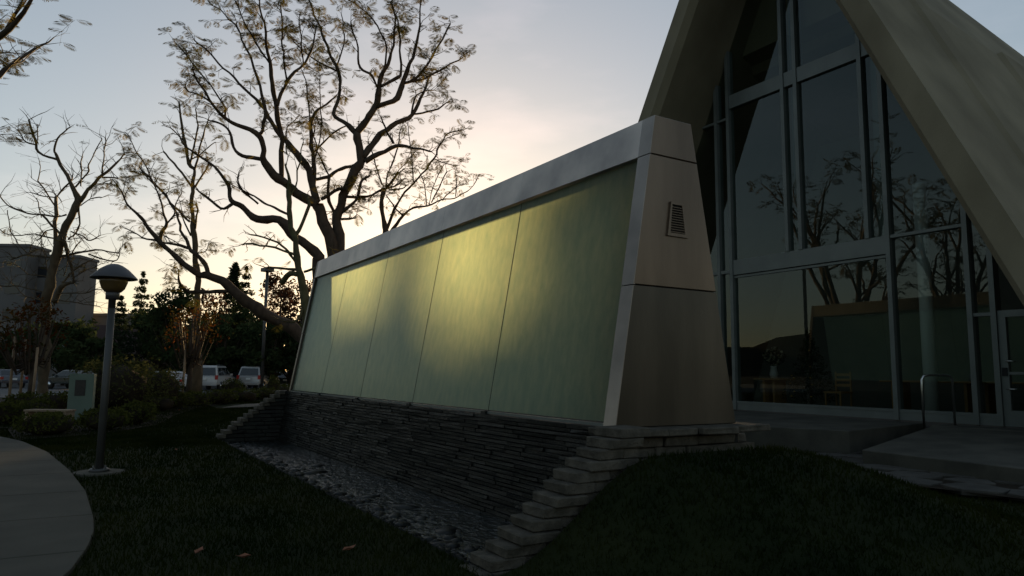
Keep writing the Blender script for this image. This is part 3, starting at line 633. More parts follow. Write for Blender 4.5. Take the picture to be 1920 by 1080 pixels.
class Tree:
    def __init__(s, Y, seed): s.Y = Y; s.nodes = []; s.mb = MB(); s.fr = []; s.rng = random.Random(seed); s.tips = []
    def limb(s, pts, dY=None, leafy=1, kink=.10):
        """pts: (u, v, width) seen from the camera; depth starts where the limb leaves its parent"""
        rg = s.rng; k = FPX
        if s.nodes:
            u0, v0 = pts[0][:2]; best = min(s.nodes, key=lambda n: (n[0]-u0)**2+(n[1]-v0)**2); y0 = best[2] if (best[0]-u0)**2+(best[1]-v0)**2 < 30**2 else s.Y
        else: y0 = s.Y
        L_ = sum(math.hypot(a[0]-b[0],a[1]-b[1]) for a,b in zip(pts,pts[1:]))*s.Y/k
        if dY is None: dY = rg.uniform(-.55,.55)*L_
        acc = 0; P = []; Rr = []
        tot = L_*k/s.Y
        for i, p in enumerate(pts):
            if i: acc += math.hypot(p[0]-pts[i-1][0],p[1]-pts[i-1][1])
            y = y0+dY*(acc/tot)**1.2; P.append(at(p[0],p[1],y)); Rr.append(max(.006,p[2]*y/k/2)); s.nodes.append((p[0],p[1],y))
            if i:
                q = pts[i-1]
                for j in (.25,.5,.75): s.nodes.append((q[0]+(p[0]-q[0])*j, q[1]+(p[1]-q[1])*j, y))
        pp, rr = smooth_path(P, Rr, 4, kink); s.mb.tube(pp, rr, 7 if Rr[0] > .12 else 5)
        s.paths = getattr(s,'paths',[]); s.paths.append((pp, rr, leafy)); return s
    def twigs(s, dens=1.0, rmax=.09, lmin=.35, lmax=1.1, fsize=.5, nfr=3, bias=Vector((0,0,.5)), sub=1):
        rg = s.rng
        for pp, rr, leafy in s.paths:
            for i in range(1, len(pp)):
                end = i == len(pp)-1
                if rr[i] > rmax and not end: continue
                seg = (pp[i]-pp[i-1]); p_ = dens*seg.length*(1.5 if rr[i] < .04 else .9)
                cnt = int(p_)+(rg.random() < p_-int(p_)); cnt = max(cnt, 2 if end else 0)
                for _ in range(cnt):
                    d = seg.normalized()*rg.uniform(.2,.9)+Vector((rg.gauss(0,1),rg.gauss(0,1),rg.gauss(0,.7)))*.6+bias*rg.uniform(.2,.8); d.normalize()
                    ln = rg.uniform(lmin,lmax); q = [pp[i]]; dd = d.copy()
                    for _k in range(3):
                        dd = (dd+Vector((rg.gauss(0,.25),rg.gauss(0,.25),rg.gauss(0,.2)))).normalized(); q.append(q[-1]+dd*ln/3)
                    r0 = min(rr[i]*.6,.022); s.mb.tube(q, [r0,r0*.8,r0*.6,.005], 3, False)
                    for _s in range(sub):
                        st = q[rg.choice((1,2))]; d2 = (dd*.5+Vector((rg.gauss(0,1),rg.gauss(0,1),rg.gauss(0,.8)))*.7).normalized(); l2 = ln*rg.uniform(.35,.65)
                        s.mb.tube([st, st+d2*l2*.5+Vector((0,0,.02)), st+d2*l2], [r0*.55,r0*.4,.004], 3, False)
                    if rg.random() < leafy:
                        for _f in range(rg.randint(max(1,nfr-1),nfr+1)):
                            h = dd*.4+Vector((rg.gauss(0,1),rg.gauss(0,1),rg.gauss(0,.5)-.1)); s.fr.append((q[rg.choice((2,3,3))], h, fsize*rg.uniform(.65,1.25)))
        return s
    def build(s, label, bark, leafm, group=None, crown='crown'):
        s.root = empty('jacaranda_tree', at_ground(s.paths[0][0][0]), label, 'tree', group)
        s.mb.build('trunk', bark, s.root)
        if s.fr:
            v, f = fronds(s.fr); np_mesh(crown, v, f, leafm, s.root)
        return s.root
def at_ground(p): return Vector((p.x,p.y,min(p.z,0)))
def C8(l): return [(200+a/2.25, b/2.25, c/2.25) for a,b,c in l]      # notes taken on enlarged views of the tree
def C7(l): return [(200+a/3.857, 320+b/3.857, c/3.857) for a,b,c in l]
def CL(l): return [(a/3.6, 180+b/3.6, c/3.6) for a,b,c in l]
def C2(l): return [(a/3.857, 440+b/3.857, c/3.857) for a,b,c in l]
def CR(l): return [(640+a/4.5, 220+b/4.5, c/4.5) for a,b,c in l]

T1 = Tree(30, 3)
T1.limb([(612,742,50),(610,640,38),(618,560,32)]+C8([(955,1075,52),(915,930,52),(890,860,50)]), 0, 0)
T1.limb([(618,560,24)]+C8([(985,1070,42),(970,930,42),(990,860,40),(1040,730,38),(1072,680,36),(1055,560,34)]), .4, 0)
for l in ([(1055,560,34),(1110,490,30),(1140,440,26),(1150,360,24),(1165,310,18),(1205,220,12),(1215,100,9),(1205,0,8),(1200,-90,5)],
  [(1140,450,24),(1225,410,24),(1255,340,22),(1300,200,12),(1320,80,8),(1330,-60,5)],
  [(1155,365,16),(1230,325,15),(1245,300,14),(1240,210,9),(1220,60,6)],
  [(1258,350,14),(1300,330,12),(1370,240,10),(1450,100,7)], [(1258,350,12),(1330,330,10),(1400,295,9),(1500,245,5)],
  [(1140,365,12),(1120,320,10),(1065,285,10),(1060,200,8),(1030,90,6)], [(1165,320,10),(1180,200,8),(1120,80,6),(1020,0,5)],
  [(1050,560,26),(1010,520,22),(960,480,16),(985,380,15),(975,300,16),(930,200,12),(890,90,9),(850,0,8),(830,-60,5)],
  [(970,300,10),(860,240,6),(760,140,4)], [(965,290,8),(1000,190,6),(990,60,4)],
  [(1080,665,30),(1140,590,26),(1200,530,22),(1290,480,18),(1335,390,12),(1365,310,8)], [(1290,482,10),(1380,470,8),(1440,430,5)],
  [(1285,485,10),(1310,400,8),(1380,380,5)],
  [(1090,682,26),(1170,635,20),(1230,620,16),(1290,620,12),(1370,640,7)], [(1210,605,12),(1180,550,9),(1160,500,6)],
  [(890,860,48),(820,830,40),(740,770,40),(680,710,34),(665,670,30),(670,620,24),(640,570,22),(560,530,18),(500,500,14),(450,450,12),(380,330,8),(365,300,6)],
  [(640,570,18),(665,535,16),(665,440,14),(620,280,11),(560,140,8),(520,80,7),(440,20,5)],
  [(660,672,22),(600,660,20),(545,640,14),(520,570,12),(500,530,10),(440,510,8)],
  [(465,460,10),(430,430,9),(330,370,6)], [(500,500,10),(480,420,8),(300,190,5)],
  [(885,850,36),(850,720,30),(790,630,26),(750,580,22),(690,510,18),(650,440,16),(560,350,10),(470,260,8),(370,170,6)],
  [(738,760,24),(735,600,22),(720,480,24),(700,380,20),(690,260,16),(660,100,10),(650,-20,6)],
  [(720,445,16),(760,340,16),(830,270,12),(870,200,10),(885,110,6)], [(760,335,9),(745,220,8),(740,120,7),(735,10,5)],
  [(690,270,9),(610,150,7),(540,0,5)], [(830,270,7),(820,160,6),(815,60,4)],
  [(875,800,22),(875,680,18),(860,560,18),(880,470,14),(930,440,10),(970,400,6)], [(860,560,8),(850,400,6),(825,300,5)],
  [(870,760,16),(930,745,16),(990,715,16),(1060,705,16)], [(938,745,14),(935,850,16),(965,900,16)],
  [(878,640,9),(960,560,8),(1020,530,6)], [(935,735,8),(890,640,7),(870,520,5)],
  [(905,840,16),(980,800,14),(1020,800,12)], [(1010,830,14),(1100,830,12),(1170,800,10),(1240,770,6)],
  [(985,900,16),(1050,850,14),(1070,770,12),(1110,740,8)], [(990,925,10),(1050,920,7)],
  [(760,650,6),(755,560,5),(800,500,4)], [(860,720,8),(900,600,6),(905,470,5),(900,330,4)]):
    T1.limb(C8(l))
T1.limb([(600,640,24),(596,500,22)]+C8([(890,1075,42),(800,1000,42),(730,930,36),(630,920,30),(570,870,26),(530,840,22),(510,780,18),(450,700,10),(330,620,7),(300,560,4)]), -2.0, .6)
T1.limb(C8([(530,860,14),(480,880,12),(420,830,10),(380,795,7)]), -.6, .3); T1.limb(C8([(640,860,10),(560,790,10),(555,740,5)]), None, .3); T1.limb(C8([(770,905,12),(690,870,10),(640,840,9),(560,795,8)]), None, .2)
# the heavy low limb that sweeps out to the left
T1.limb([(604,690,40)]+C7([(1400,1180,95),(1180,1060,95),(1010,945,88),(920,870,75),(830,800,60),(740,760,55),(660,755,48),(560,670,40),(470,590,38),(380,510,36),(320,440,30),(260,360,24),(170,270,16),(100,140,9),(40,60,6)]), -3.5, .8)
for l in ([(740,755,34),(700,650,32),(640,600,30),(600,560,26),(540,430,20),(490,270,18),(380,130,12),(250,10,9)], [(610,565,22),(530,545,20),(420,520,14),(370,510,12)],
          [(385,512,32),(390,440,30),(430,390,22),(420,300,14),(370,170,12),(310,20,11),(230,-120,8),(130,-280,6)], [(430,390,14),(480,330,12),(495,270,10),(545,150,7)],
          [(370,510,16),(260,480,12),(130,415,7)], [(870,872,36),(740,872,30),(600,880,28),(540,825,20),(520,760,13),(510,700,9),(460,690,6)], [(640,610,14),(670,600,9),(715,575,7),(735,525,5)],
          [(600,370,18),(500,265,16),(390,130,14),(250,0,11)], [(420,470,10),(480,510,7),(560,560,5)]):
    T1.limb(C7(l), None, .55)
T1.twigs(2.3, .085, .3, .85, .46, 5)
T1.build('large spreading jacaranda with forked dark limbs rising behind the green glass wall', MT['bark'], MT['frond'])

T2 = Tree(25.5, 5)     # mossy trunk at the far end of the fountain
T2.limb([(584,735,24),(580,640,22),(572,558,18),(566,528,16),(558,498,13),(555,460,12)]+C8([(775,930,24),(770,830,22),(765,740,12),(758,690,7)]), .4, .2)
for l in ([(790,1000,18),(820,960,16),(850,870,14),(850,830,10)], [(770,840,8),(800,760,7),(830,600,5)]): T2.limb(C8(l), None, .5)
for l in ([(566,520,9),(545,512,12),(530,530,11)], [(560,505,8),(535,504,5),(500,502,4)], [(556,478,5),(500,460,4),(455,458,3)], [(560,500,5),(545,478,5),(520,455,4),(470,440,3)], [(575,560,6),(560,595,5),(545,605,4)], [(570,510,5),(600,500,5),(615,488,4)]): T2.limb(l, None, .6)
T2.twigs(1.1, .05, .3, .8, .55, 2); T2.build('slender mossy trunked tree beside the far end of the fountain', MT['moss'], MT['frond'])

T5 = Tree(38, 9)
T5.limb([(712,720,20),(716,600,18),(720,480,15)]+CR([(370,950,50),(350,830,40),(345,700,40),(360,610,45)]), .3, 0)
for l in ([(360,612,24),(300,640,18),(240,680,14)], [(345,570,14),(290,400,12),(225,200,10)], [(375,590,16),(400,480,14),(460,300,14),(500,100,10)], [(380,600,26),(440,530,24),(480,470,14),(520,440,8)], [(400,615,14),(510,600,12),(560,570,7)],
  [(385,940,32),(480,720,20),(600,560,18),(700,460,16),(780,350,18),(840,210,16),(910,130,14),(1030,105,10)], [(785,350,9),(870,390,8),(980,410,6)], [(380,660,12),(450,760,12),(520,830,12)],
  [(400,1000,34),(470,890,28),(580,780,18),(720,750,18),(850,700,14),(980,670,10),(1090,600,8),(1160,480,7)], [(740,740,9),(770,600,8),(865,400,8)], [(760,720,12),(830,580,12),(890,460,12)], [(965,670,10),(970,510,10)],
  [(720,745,10),(700,570,9),(650,450,7)], [(610,545,10),(590,270,9),(560,40,6)], [(880,180,9),(985,140,6)], [(850,700,9),(930,620,7),(1050,560,5)], [(420,620,8),(460,480,7),(600,330,6),(640,280,4)]):
    T5.limb(CR(l))
T5.twigs(1.9, .07, .3, .8, .42, 3); T5.build('multi stemmed leafy tree showing above the middle of the stone cap', MT['bark'], MT['frond'])

T3 = Tree(37, 11)    # straight pale pole-like trunk
T3.limb([(366,742,24),(366,640,22)]+C7([(650,1080,46),(655,900,42),(650,700,42),(635,500,38),(630,400,38),(620,300,30),(620,150,26),(635,0,22)])+C8([(350,690,16),(320,560,10),(305,430,8)]), 0, .7)
for l in ([(370,720,10),(400,600,8),(430,500,5)], [(362,790,10),(300,710,9),(240,640,8)], [(372,790,9),(430,690,8),(400,660,5)], [(350,700,9),(380,560,7),(375,460,5)], [(330,600,6),(270,540,5)], [(345,680,7),(410,640,5),(460,600,4)]): T3.limb(C8(l), None, .8)
for l in ([(640,420,18),(655,300,14),(640,240,14)], [(610,470,14),(530,300,10)]): T3.limb(C7(l), None, 0)
T3.twigs(1.2, .09, .4, 1.1, .55, 2); T3.build('straight pale trunked tree crossing behind the low jacaranda limb', MT['palebark'], MT['frond'])

T4 = Tree(34, 13)    # pollarded tree on the left
T4.limb(C2([(305,1150,84),(312,1080,78),(325,800,74),(330,520,74),(345,420,70),(370,300,60)])+CL([(385,1060,60),(420,940,55),(470,830,45),(520,720,45),(490,620,28),(450,540,24),(380,400,20),(365,360,14),(410,265,11),(475,210,8)]), 0, .1)
for l in ([(390,430,16),(260,380,16),(235,300,20),(195,160,14)], [(255,300,8),(250,190,7)], [(240,330,12),(180,310,10),(120,230,8)], [(375,1000,30),(375,850,26),(378,680,22)], [(375,690,13),(460,590,12),(490,540,8)],
  [(372,685,9),(270,670,8),(190,650,4)], [(370,740,10),(270,590,10),(265,545,7),(260,420,4)], [(450,800,12),(370,815,11),(280,800,11),(160,790,11),(60,740,9),(0,670,8)], [(540,710,36),(600,630,22),(690,540,20),(760,480,14),(840,385,10)],
  [(690,545,12),(700,400,9),(710,280,8)], [(690,550,12),(800,555,10)], [(510,615,13),(590,520,12),(605,460,10),(690,290,6)], [(545,610,10),(550,470,10),(560,370,4)], [(545,740,9),(610,700,8),(690,685,7)],
  [(530,740,14),(530,900,12),(460,970,10)], [(280,800,12),(330,850,14),(430,980,18),(460,1075,20)], [(360,960,12),(230,940,9),(60,930,7),(0,900,6)], [(50,770,7),(80,920,7),(180,1060,9)], [(480,915,10),(560,950,9),(620,970,9),(680,940,6)],
  [(360,900,9),(300,920,9),(260,970,8)], [(280,820,7),(245,690,6)], [(300,640,6),(370,660,6),(415,715,5)]): T4.limb(CL(l), None, .04)
for l in ([(420,160,22),(560,135,17),(690,110,14),(860,135,7)], [(640,140,11),(820,200,10),(860,130,6)], [(370,165,14),(200,145,12),(80,180,8)], [(455,40,22),(520,230,20),(530,340,14)], [(395,490,42),(450,370,38),(540,340,18)], [(450,350,16),(560,240,14),(680,170,7)],
  [(400,425,10),(620,420,8),(720,395,6)], [(460,300,8),(490,200,7),(500,90,5)], [(510,150,9),(570,60,8)], [(330,300,10),(200,280,8),(90,200,6)], [(350,330,9),(330,180,8),(300,60,6)], [(340,420,10),(150,380,9),(0,370,9)], [(200,150,6),(240,60,6)], [(520,320,7),(640,250,6),(750,210,5)], [(330,480,9),(150,420,8),(40,300,6)], [(330,560,10),(140,590,9),(0,640,9)], [(400,470,9),(560,500,7),(720,520,5)]): T4.limb(C2(l), None, .1)
T4.twigs(2.6, .075, .4, 1.3, .5, 1, Vector((0,0,.35)), 1); T4.build('bare pollarded tree with knobbly stubby limbs behind the path lamp', MT['palebark'], MT['frond'])
# a jacaranda out of frame on the left: its branch tips hang into the top corner and its whole crown shows in the chapel glass
T6 = Tree(16, 17); bx_, by_ = W(24,-5.0,0).x, W(24,-5.0,0).y
def free_limb(T, pts, rad, leafy=1):
    pp, rr = smooth_path([Vector(p) for p in pts], rad, 5, .12); T.mb.tube(pp, rr, 6); T.paths = getattr(T,'paths',[]); T.paths.append((pp,rr,leafy)); return pp
def wild_tree(T, base, h, spread, nmain, rg):
    b = Vector(base); fork = b+Vector((rg.uniform(-.3,.3),rg.uniform(-.3,.3),h*.24)); free_limb(T,[b,b.lerp(fork,.5)+Vector((.08,0,0)),fork],[h*.030,h*.025,h*.021],0)
    for i in range(nmain):
        a = 2*math.pi*(i+rg.random()*.5)/nmain; d = Vector((math.cos(a),math.sin(a),0))*spread*rg.uniform(.5,1); p1 = fork+d*.3+Vector((0,0,h*.14)); p2 = fork+d*.62+Vector((0,0,h*.36)); p3 = fork+d*1.0+Vector((0,0,h*rg.uniform(.5,.74)))
        pp = free_limb(T,[fork,p1,p2,p3],[h*.014,h*.011,h*.008,.02])
        for q in range(5):
            k = rg.randint(5,len(pp)-3); s_ = pp[k]; e = s_+Vector((rg.gauss(0,1)*spread*.3,rg.gauss(0,1)*spread*.3,rg.uniform(.08,.32)*h)); free_limb(T,[s_,s_.lerp(e,.5)+Vector((rg.gauss(0,.2),rg.gauss(0,.2),.1)),e],[h*.006,h*.004,.012])
wild_tree(T6, (bx_,by_,0), 14.0, 5.6, 7, random.Random(4)); T6.twigs(1.1,.07,.4,1.0,.48,3); T6.build('leafy jacaranda whose branch tips hang into the upper left corner', MT['bark'], MT['frond'])
T7 = Tree(16, 19); wild_tree(T7, tuple(W(18.5,-5.6,0)), 12, 3.2, 5, random.Random(8)); T7.twigs(.9,.07,.4,1.0,.6,3); T7.build('jacaranda across the path mirrored in the chapel glass', MT['bark'], MT['frond'])

def foliage_tree(name, base, h, r, label, leafm, kind='round', n=5000, size=.22, trunk_h=.25, group=None, barkm=None):
    b = Vector(base); root = empty(name, b, label, 'tree', group); mb = MB(); rg = random
    mb.tube([b, b+Vector((.05,.03,h*.35)), b+Vector((0,0,h*.8))], [h*.022+.03, h*.016+.02, .03], 7)
    pts = []
    if kind == 'cone':
        nl = 13
        for i in range(nl):
            u = i/(nl-1); z = h*(trunk_h+(1-trunk_h)*u); rr = r*(1-u)**.8+.12; m_ = max(3,int(7*(1-u)+2))
            for j in range(m_):
                a = 2*math.pi*j/m_+i*1.3+rg.random()*.6; e = rr*rg.uniform(.65,1.1); c = b+Vector((math.cos(a)*e*.6,math.sin(a)*e*.6,z-.1*e)); k = int(n/nl/m_*(1.4-u))
                q = ball_pts(k, c, (e*.5+.1, e*.5+.1, .25+.1*h/nl), .1); pts.append(q)
                mb.tube([b+Vector((0,0,z+.1)), c+Vector((math.cos(a),math.sin(a),0))*e*.3], [.04,.012], 3, False)
    elif kind == 'column':
        for i in range(26):
            u = (i+.5)/26; z = h*(trunk_h+(1-trunk_h)*u); rr = r*math.sin(math.pi*(.12+.86*u))**.7
            for j in range(3): a = rg.random()*6.3; pts.append(ball_pts(n//78, b+Vector((math.cos(a)*rr*.45,math.sin(a)*rr*.45,z)), (rr*.62+.1,rr*.62+.1,h*.035), .1))
    else:
        ncl = 34
        for i in range(ncl):
            d = rnd_unit(1)[0]; k = rg.uniform(.45,1.0); c = b+Vector((d[0]*r*k*.85, d[1]*r*k*.85, h*(trunk_h+(1-trunk_h)*.5)+d[2]*k*h*(1-trunk_h)*.46)); cr_ = r*rg.uniform(.18,.36)
            pts.append(ball_pts(n//ncl, c, (cr_,cr_,cr_*.8), .2)); mb.tube([b+Vector((0,0,h*trunk_h)), b.lerp(c,.5)+Vector((0,0,h*.05)), c], [.07,.04,.012], 4, False)
    mb.build('trunk', barkm or MT['bark'], root); pts = np.concatenate(pts); v, f = leaf_cloud(pts, size, .42); np_mesh('crown', v, f, leafm, root); return root

def gpos(u, Y, z=0): p = at(u, 690, Y); return Vector((p.x,p.y,z))
def h_for(v, Y): return EYE+(697-v)/FPX*Y
bgt = [  # u, Y, top v, radius, kind, material, label
 (256,74,520,2.5,'cone','pine','pointed conifer standing alone to the right of the path lamp'),
 (218,78,566,2.0,'cone','pine','short conifer just right of the lamp bowl'),
 (330,66,535,3.6,'round','fgreen','broad bushy evergreen left of the straight pale trunk'),
 (296,70,560,2.6,'round','fgreen','low rounded evergreen between the conifer and the broad evergreen'),
 (395,72,545,3.0,'round','bronze','thin bronze leaved tree behind the straight pale trunk'),
 (452,76,508,2.5,'cone','pine','tall dark conifer left of the parking light pole'),
 (430,84,500,1.4,'column','pine','thin spire conifer behind the low limb'),
 (520,78,505,3.2,'round','bronze','reddish leaved tree right of the parking light pole'),
 (478,70,565,3.4,'round','fgreen','dark dense tree behind the parked silver car'),
 (560,74,520,3.4,'round','bronze','reddish tree behind the mossy trunk'),
 (420,62,600,3.2,'round','fgreen','low dark tree over the parked white cars'),
 (590,80,540,3.0,'round','fgreen','dark tree hidden behind the far corner of the fountain'),
 (350,60,610,2.8,'round','fgreen','low dark tree beneath the rusty leaved sapling'),
 (545,62,606,3.0,'round','fgreen','low dark tree above the far stepped wall'),
 (508,60,612,2.6,'round','fgreen','low dark tree standing behind the silver car tailgate'),
 (120,64,600,3.4,'round','fgreen','dark round tree behind the pollarded trunk'),
 (40,66,610,3.4,'round','fgreen','dark round tree at the left edge beyond the stakes'),
 (170,62,622,3.0,'round','fgreen','dark round tree left of the lamp post'),
]
for u, Y, v, r, k, m, lb in bgt:
    h = h_for(v, Y); foliage_tree({'cone':'conifer_tree','column':'cypress_tree','round':'leafy_tree'}[k], gpos(u,Y), h, r, lb, MT[m], k, 3600 if m != 'bronze' else 2000, .24 if k != 'cone' else .17, .12 if m == 'fgreen' else .2, 'trees beyond the car park')
# young rusty leaved trees tied to stakes
def rusty(base, h, r, label, n=900):
    root = foliage_tree('sapling', base, h, r, label, MT['rust'], 'round', n, .085, .42, 'young autumn trees'); return root
rusty(gpos(355,33), h_for(560,33), 1.5, 'rusty leaved sapling in front of the straight pale trunk', 700)
rusty(gpos(60,27), h_for(560,27), 1.7, 'orange leaved sapling held by stakes at the left edge', 850)
def stake(u, Y, v, label):
    b = gpos(u,Y); mb = MB(); mb.tube([b, b+Vector((.02,0,h_for(v,Y)-.0))], [.05,.045], 8); o = mb.build('tree_stake', MT['stake']); tag(o, label, 'stake', 'timber stakes beside young trees')
stake(22,27,640,'tall timber stake nearest the left edge of the garden'); stake(42,27.5,645,'timber stake right of the leftmost stake'); stake(66,26.5,660,'slim timber stake left of the pollarded trunk')
stake(345,32.5,650,'timber stake left of the straight pale trunk'); stake(356,33.5,645,'timber stake touching the straight pale trunk')

# trees behind the fountain and the chapel: they stand between the low sun and the glass
E_l = Vector((math.cos(SUN_AZ), -math.sin(SUN_AZ), 0)); E_f = Vector((math.sin(SUN_AZ), math.cos(SUN_AZ), 0))
def behind(sg, D, zlit):   # where a tree must stand to shade the glass at station sg up to zlit
    p = W(sg,5.0,0)+E_f*D; return Vector((p.x,p.y,0)), zlit+D*math.tan(SUN_EL)
def blocker(sg, D, zlit, r, kind, m, lb, n=5200, size=.2):
    b, h = behind(sg, D, zlit); foliage_tree({'cone':'conifer_tree','column':'cypress_tree','round':'leafy_tree'}[kind], b, h, r, lb, MT[m], kind, n, size, .1, 'trees beyond the car park')
blocker(11.9,52,5.6,.52,'column','pine','narrow cypress behind the middle of the fountain',5000,.2)
blocker(15.5,56,3.0,3.0,'round','fgreen','broad evergreen behind the far half of the fountain',9000,.26)
blocker(14.5,64,2.3,3.4,'round','fgreen','evergreen two rows behind the far half of the fountain',9000,.28)
blocker(9.2,54,3.4,2.6,'round','fgreen','broad evergreen behind the near half of the fountain',9000,.25)
blocker(8.6,66,2.6,3.4,'round','fgreen','evergreen two rows behind the near half of the fountain',9000,.28)
blocker(5.5,50,6.0,1.5,'column','pine','stout cypress behind the vent pylon',6000,.2)
blocker(18.4,50,5.2,.7,'column','pine','narrow cypress behind the far end of the fountain',5000,.2)
blocker(21,58,4.0,3.4,'round','fgreen','evergreen behind the far end of the fountain',8000,.28)
blocker(0,60,8,3.4,'round','fgreen','evergreen hidden behind the chapel',5200,.24)
for i, sg in enumerate((25,32,39,46,53,60)): blocker(sg,54+3*(i%3),2.5+.4*(i%2),3.6,'round','fgreen',['first','second','third','fourth','fifth','sixth'][i]+' evergreen counted leftward from the fountain in the row shading the far lawn',9000,.30)
for i, sg in enumerate((28.5,35.5,42.5,50)): blocker(sg,66,2.2,3.6,'round','fgreen',['first','second','third','fourth'][i]+' evergreen counted leftward in the rear row beyond the far lawn',7000,.30)

# ------------------------------------------------------------------ shrubs
def shrub(u, Y, v, wpx, label, m='shrub', n=1500, size=.055, group='low shrubs edging the lawn', name='shrub'):
    b = gpos(u, Y, 0); b.z = lawn_z(b.y,b.x); h = max(.3, h_for(v,Y)-b.z); r = wpx*Y/FPX/2
    root = empty(name, b, label, 'shrub', group); pts = []
    for i in range(12):
        d = rnd_unit(1)[0]; c = b+Vector((d[0]*r*.55,d[1]*r*.55,h*.5+abs(d[2])*h*.18-.05*h)); q = ball_pts(n//12, c, (r*.5,r*.5,h*.40), .55); pts.append(q)
    pts = np.concatenate(pts); pts = pts[pts[:,2] > b.z]; vv, f = leaf_cloud(pts, size, .4); np_mesh('foliage', vv, f, MT[m], root)
    mb = MB()
    for i in range(7): a = 2*math.pi*i/7; mb.tube([b, b+Vector((math.cos(a)*r*.3,math.sin(a)*r*.3,h*.45)), b+Vector((math.cos(a)*r*.6,math.sin(a)*r*.6,h*.75))], [.02,.014,.006], 4, False)
    mb.build('stem', MT['bark'], root)
    # dense twiggy core
    vq, fq = blobs(5, lambda i: (tuple(b+Vector((random.uniform(-.3,.3)*r,random.uniform(-.3,.3)*r,h*.42))), (r*.55,r*.55,h*.38), 0)); np_mesh('inner_growth', vq, fq, MT['soil'], root)
sh = [(265,21.2,757,78,'round clipped shrub to the right of the lamp post'),(205,19.2,768,92,'rounded shrub behind the lamp post'),(95,17.6,778,110,'spreading shrub in front of the low bench'),
 (20,20.5,758,90,'leafy shrub at the left edge near the path'),(70,22.5,752,80,'shrub behind the low bench'),(112,24,738,70,'shrub left of the pale green sign slab'),
 (60,26,742,90,'shrub under the leftmost stakes'),(330,30,738,80,'shrub at the lawn edge right of the tall feathery bush'),(372,32,736,80,'shrub below the straight pale trunk'),
 (412,34,732,78,'shrub in front of the white sport utility car'),(455,36.5,730,76,'shrub in front of the dark parked car'),(495,40,728,74,'shrub in front of the silver car'),(530,44,722,72,'shrub closest to the far stepped wall'),(300,28,742,70,'shrub between the lamp and the lawn bend'),(440,39,712,50,'taller shrub poking up between the parked cars'),(513,42,706,34,'upright shrub beside the silver car')]
for u, Y, v, w, lb in sh: shrub(u, Y, v, w, lb)
shrub(225,26,668,170,'tall feathery olive bush behind the sign slab and lamp post','shrub2',3600,.07,'tall bushes behind the sign'); shrub(290,29,690,110,'feathery olive bush right of the lamp post','shrub2',2400,.07,'tall bushes behind the sign')

# ------------------------------------------------------------------ lamp, sign, bench
lb_ = W(13.25,.46,0); lz = lawn_z(13.25,.46)
lp = empty('lamp_post', lb_+Vector((0,0,lz)), 'grey garden lamp post with a wide dark mushroom shade and amber bowl', 'street lamp')
b = lb_+Vector((0,0,lz))
mb = MB(); mb.lathe(b, [(.36,-.05),(.36,.025),(.34,.03)], 28); mb.build('concrete_footing', MT['path'], lp)
mb = MB(); mb.lathe(b, [(.15,.03),(.15,.06),(.13,.075)], 20); mb.build('base_plate', MT['post'], lp)
for k in range(4):
    a = math.pi/4+k*math.pi/2; mb = MB(); mb.lathe(b+Vector((.115*math.cos(a),.115*math.sin(a),.06)), [(.016,0),(.016,.05)], 6); mb.build('anchor_bolt', MT['post'], lp)
mb = MB(); mb.lathe(b, [(.060,.06),(.055,2.62)], 16); mb.build('pole', MT['post'], lp)
mb = MB(); mb.lathe(b, [(.055,2.62),(.055,2.76),(.10,2.765),(.105,2.88),(.09,2.89)], 16); mb.build('collar', MT['shade'], lp)
mb = MB(); mb.lathe(b, [(.12,2.885),(.17,2.94),(.205,3.04),(.22,3.13)], 28); mb.build('lamp_bowl', MT['globe'], lp)
mb = MB(); mb.lathe(b, [(.22,3.125),(.335,3.10),(.352,3.105),(.348,3.12),(.29,3.18),(.21,3.26),(.12,3.32),(.06,3.345),(.01,3.35)], 32); mb.build('lamp_shade', MT['shade'], lp)
sg = at(149,790,22.2); sgx = Vector((sg.x,sg.y,0))
sn = empty('sign_slab', sgx, 'pale green stone slab with a dark bronze plaque among the shrubs', 'sign')
rzs = -AL+.12
mb = MB(); mb.rot_box(sgx+Vector((0,0,-.05)), .72, .16, 1.52, rzs); mb.build('stone_slab', MT['sign'], sn, .008)
nrm = Vector((math.sin(rzs), -math.cos(rzs), 0)); tn = Vector((math.cos(rzs), math.sin(rzs), 0))
mb = MB(); mb.rot_box(sgx+nrm*.085-tn*.02+Vector((0,0,.80)), .30, .03, .48, rzs); mb.build('plaque', MT['plaque'], sn, .004)
bp_ = at(85,800,18.9); bpx = Vector((bp_.x,bp_.y,0)); bn = empty('garden_bench', bpx, 'low timber bench half hidden by shrubs beside the path', 'bench')
for i in range(3): mb = MB(); mb.rot_box(bpx+Vector((0,0,.50))+Vector((math.sin(AL),math.cos(AL),0))*(i*.14), 1.15, .12, .05, -AL); mb.build('seat_slat', MT['bench'], bn, .006)
for sgn in (-1,1): mb = MB(); mb.rot_box(bpx+Vector((math.cos(AL),-math.sin(AL),0))*.5*sgn+Vector((math.sin(AL),math.cos(AL),0))*.14, .08, .38, .50, -AL); mb.build('leg', MT['bench'], bn, .006)

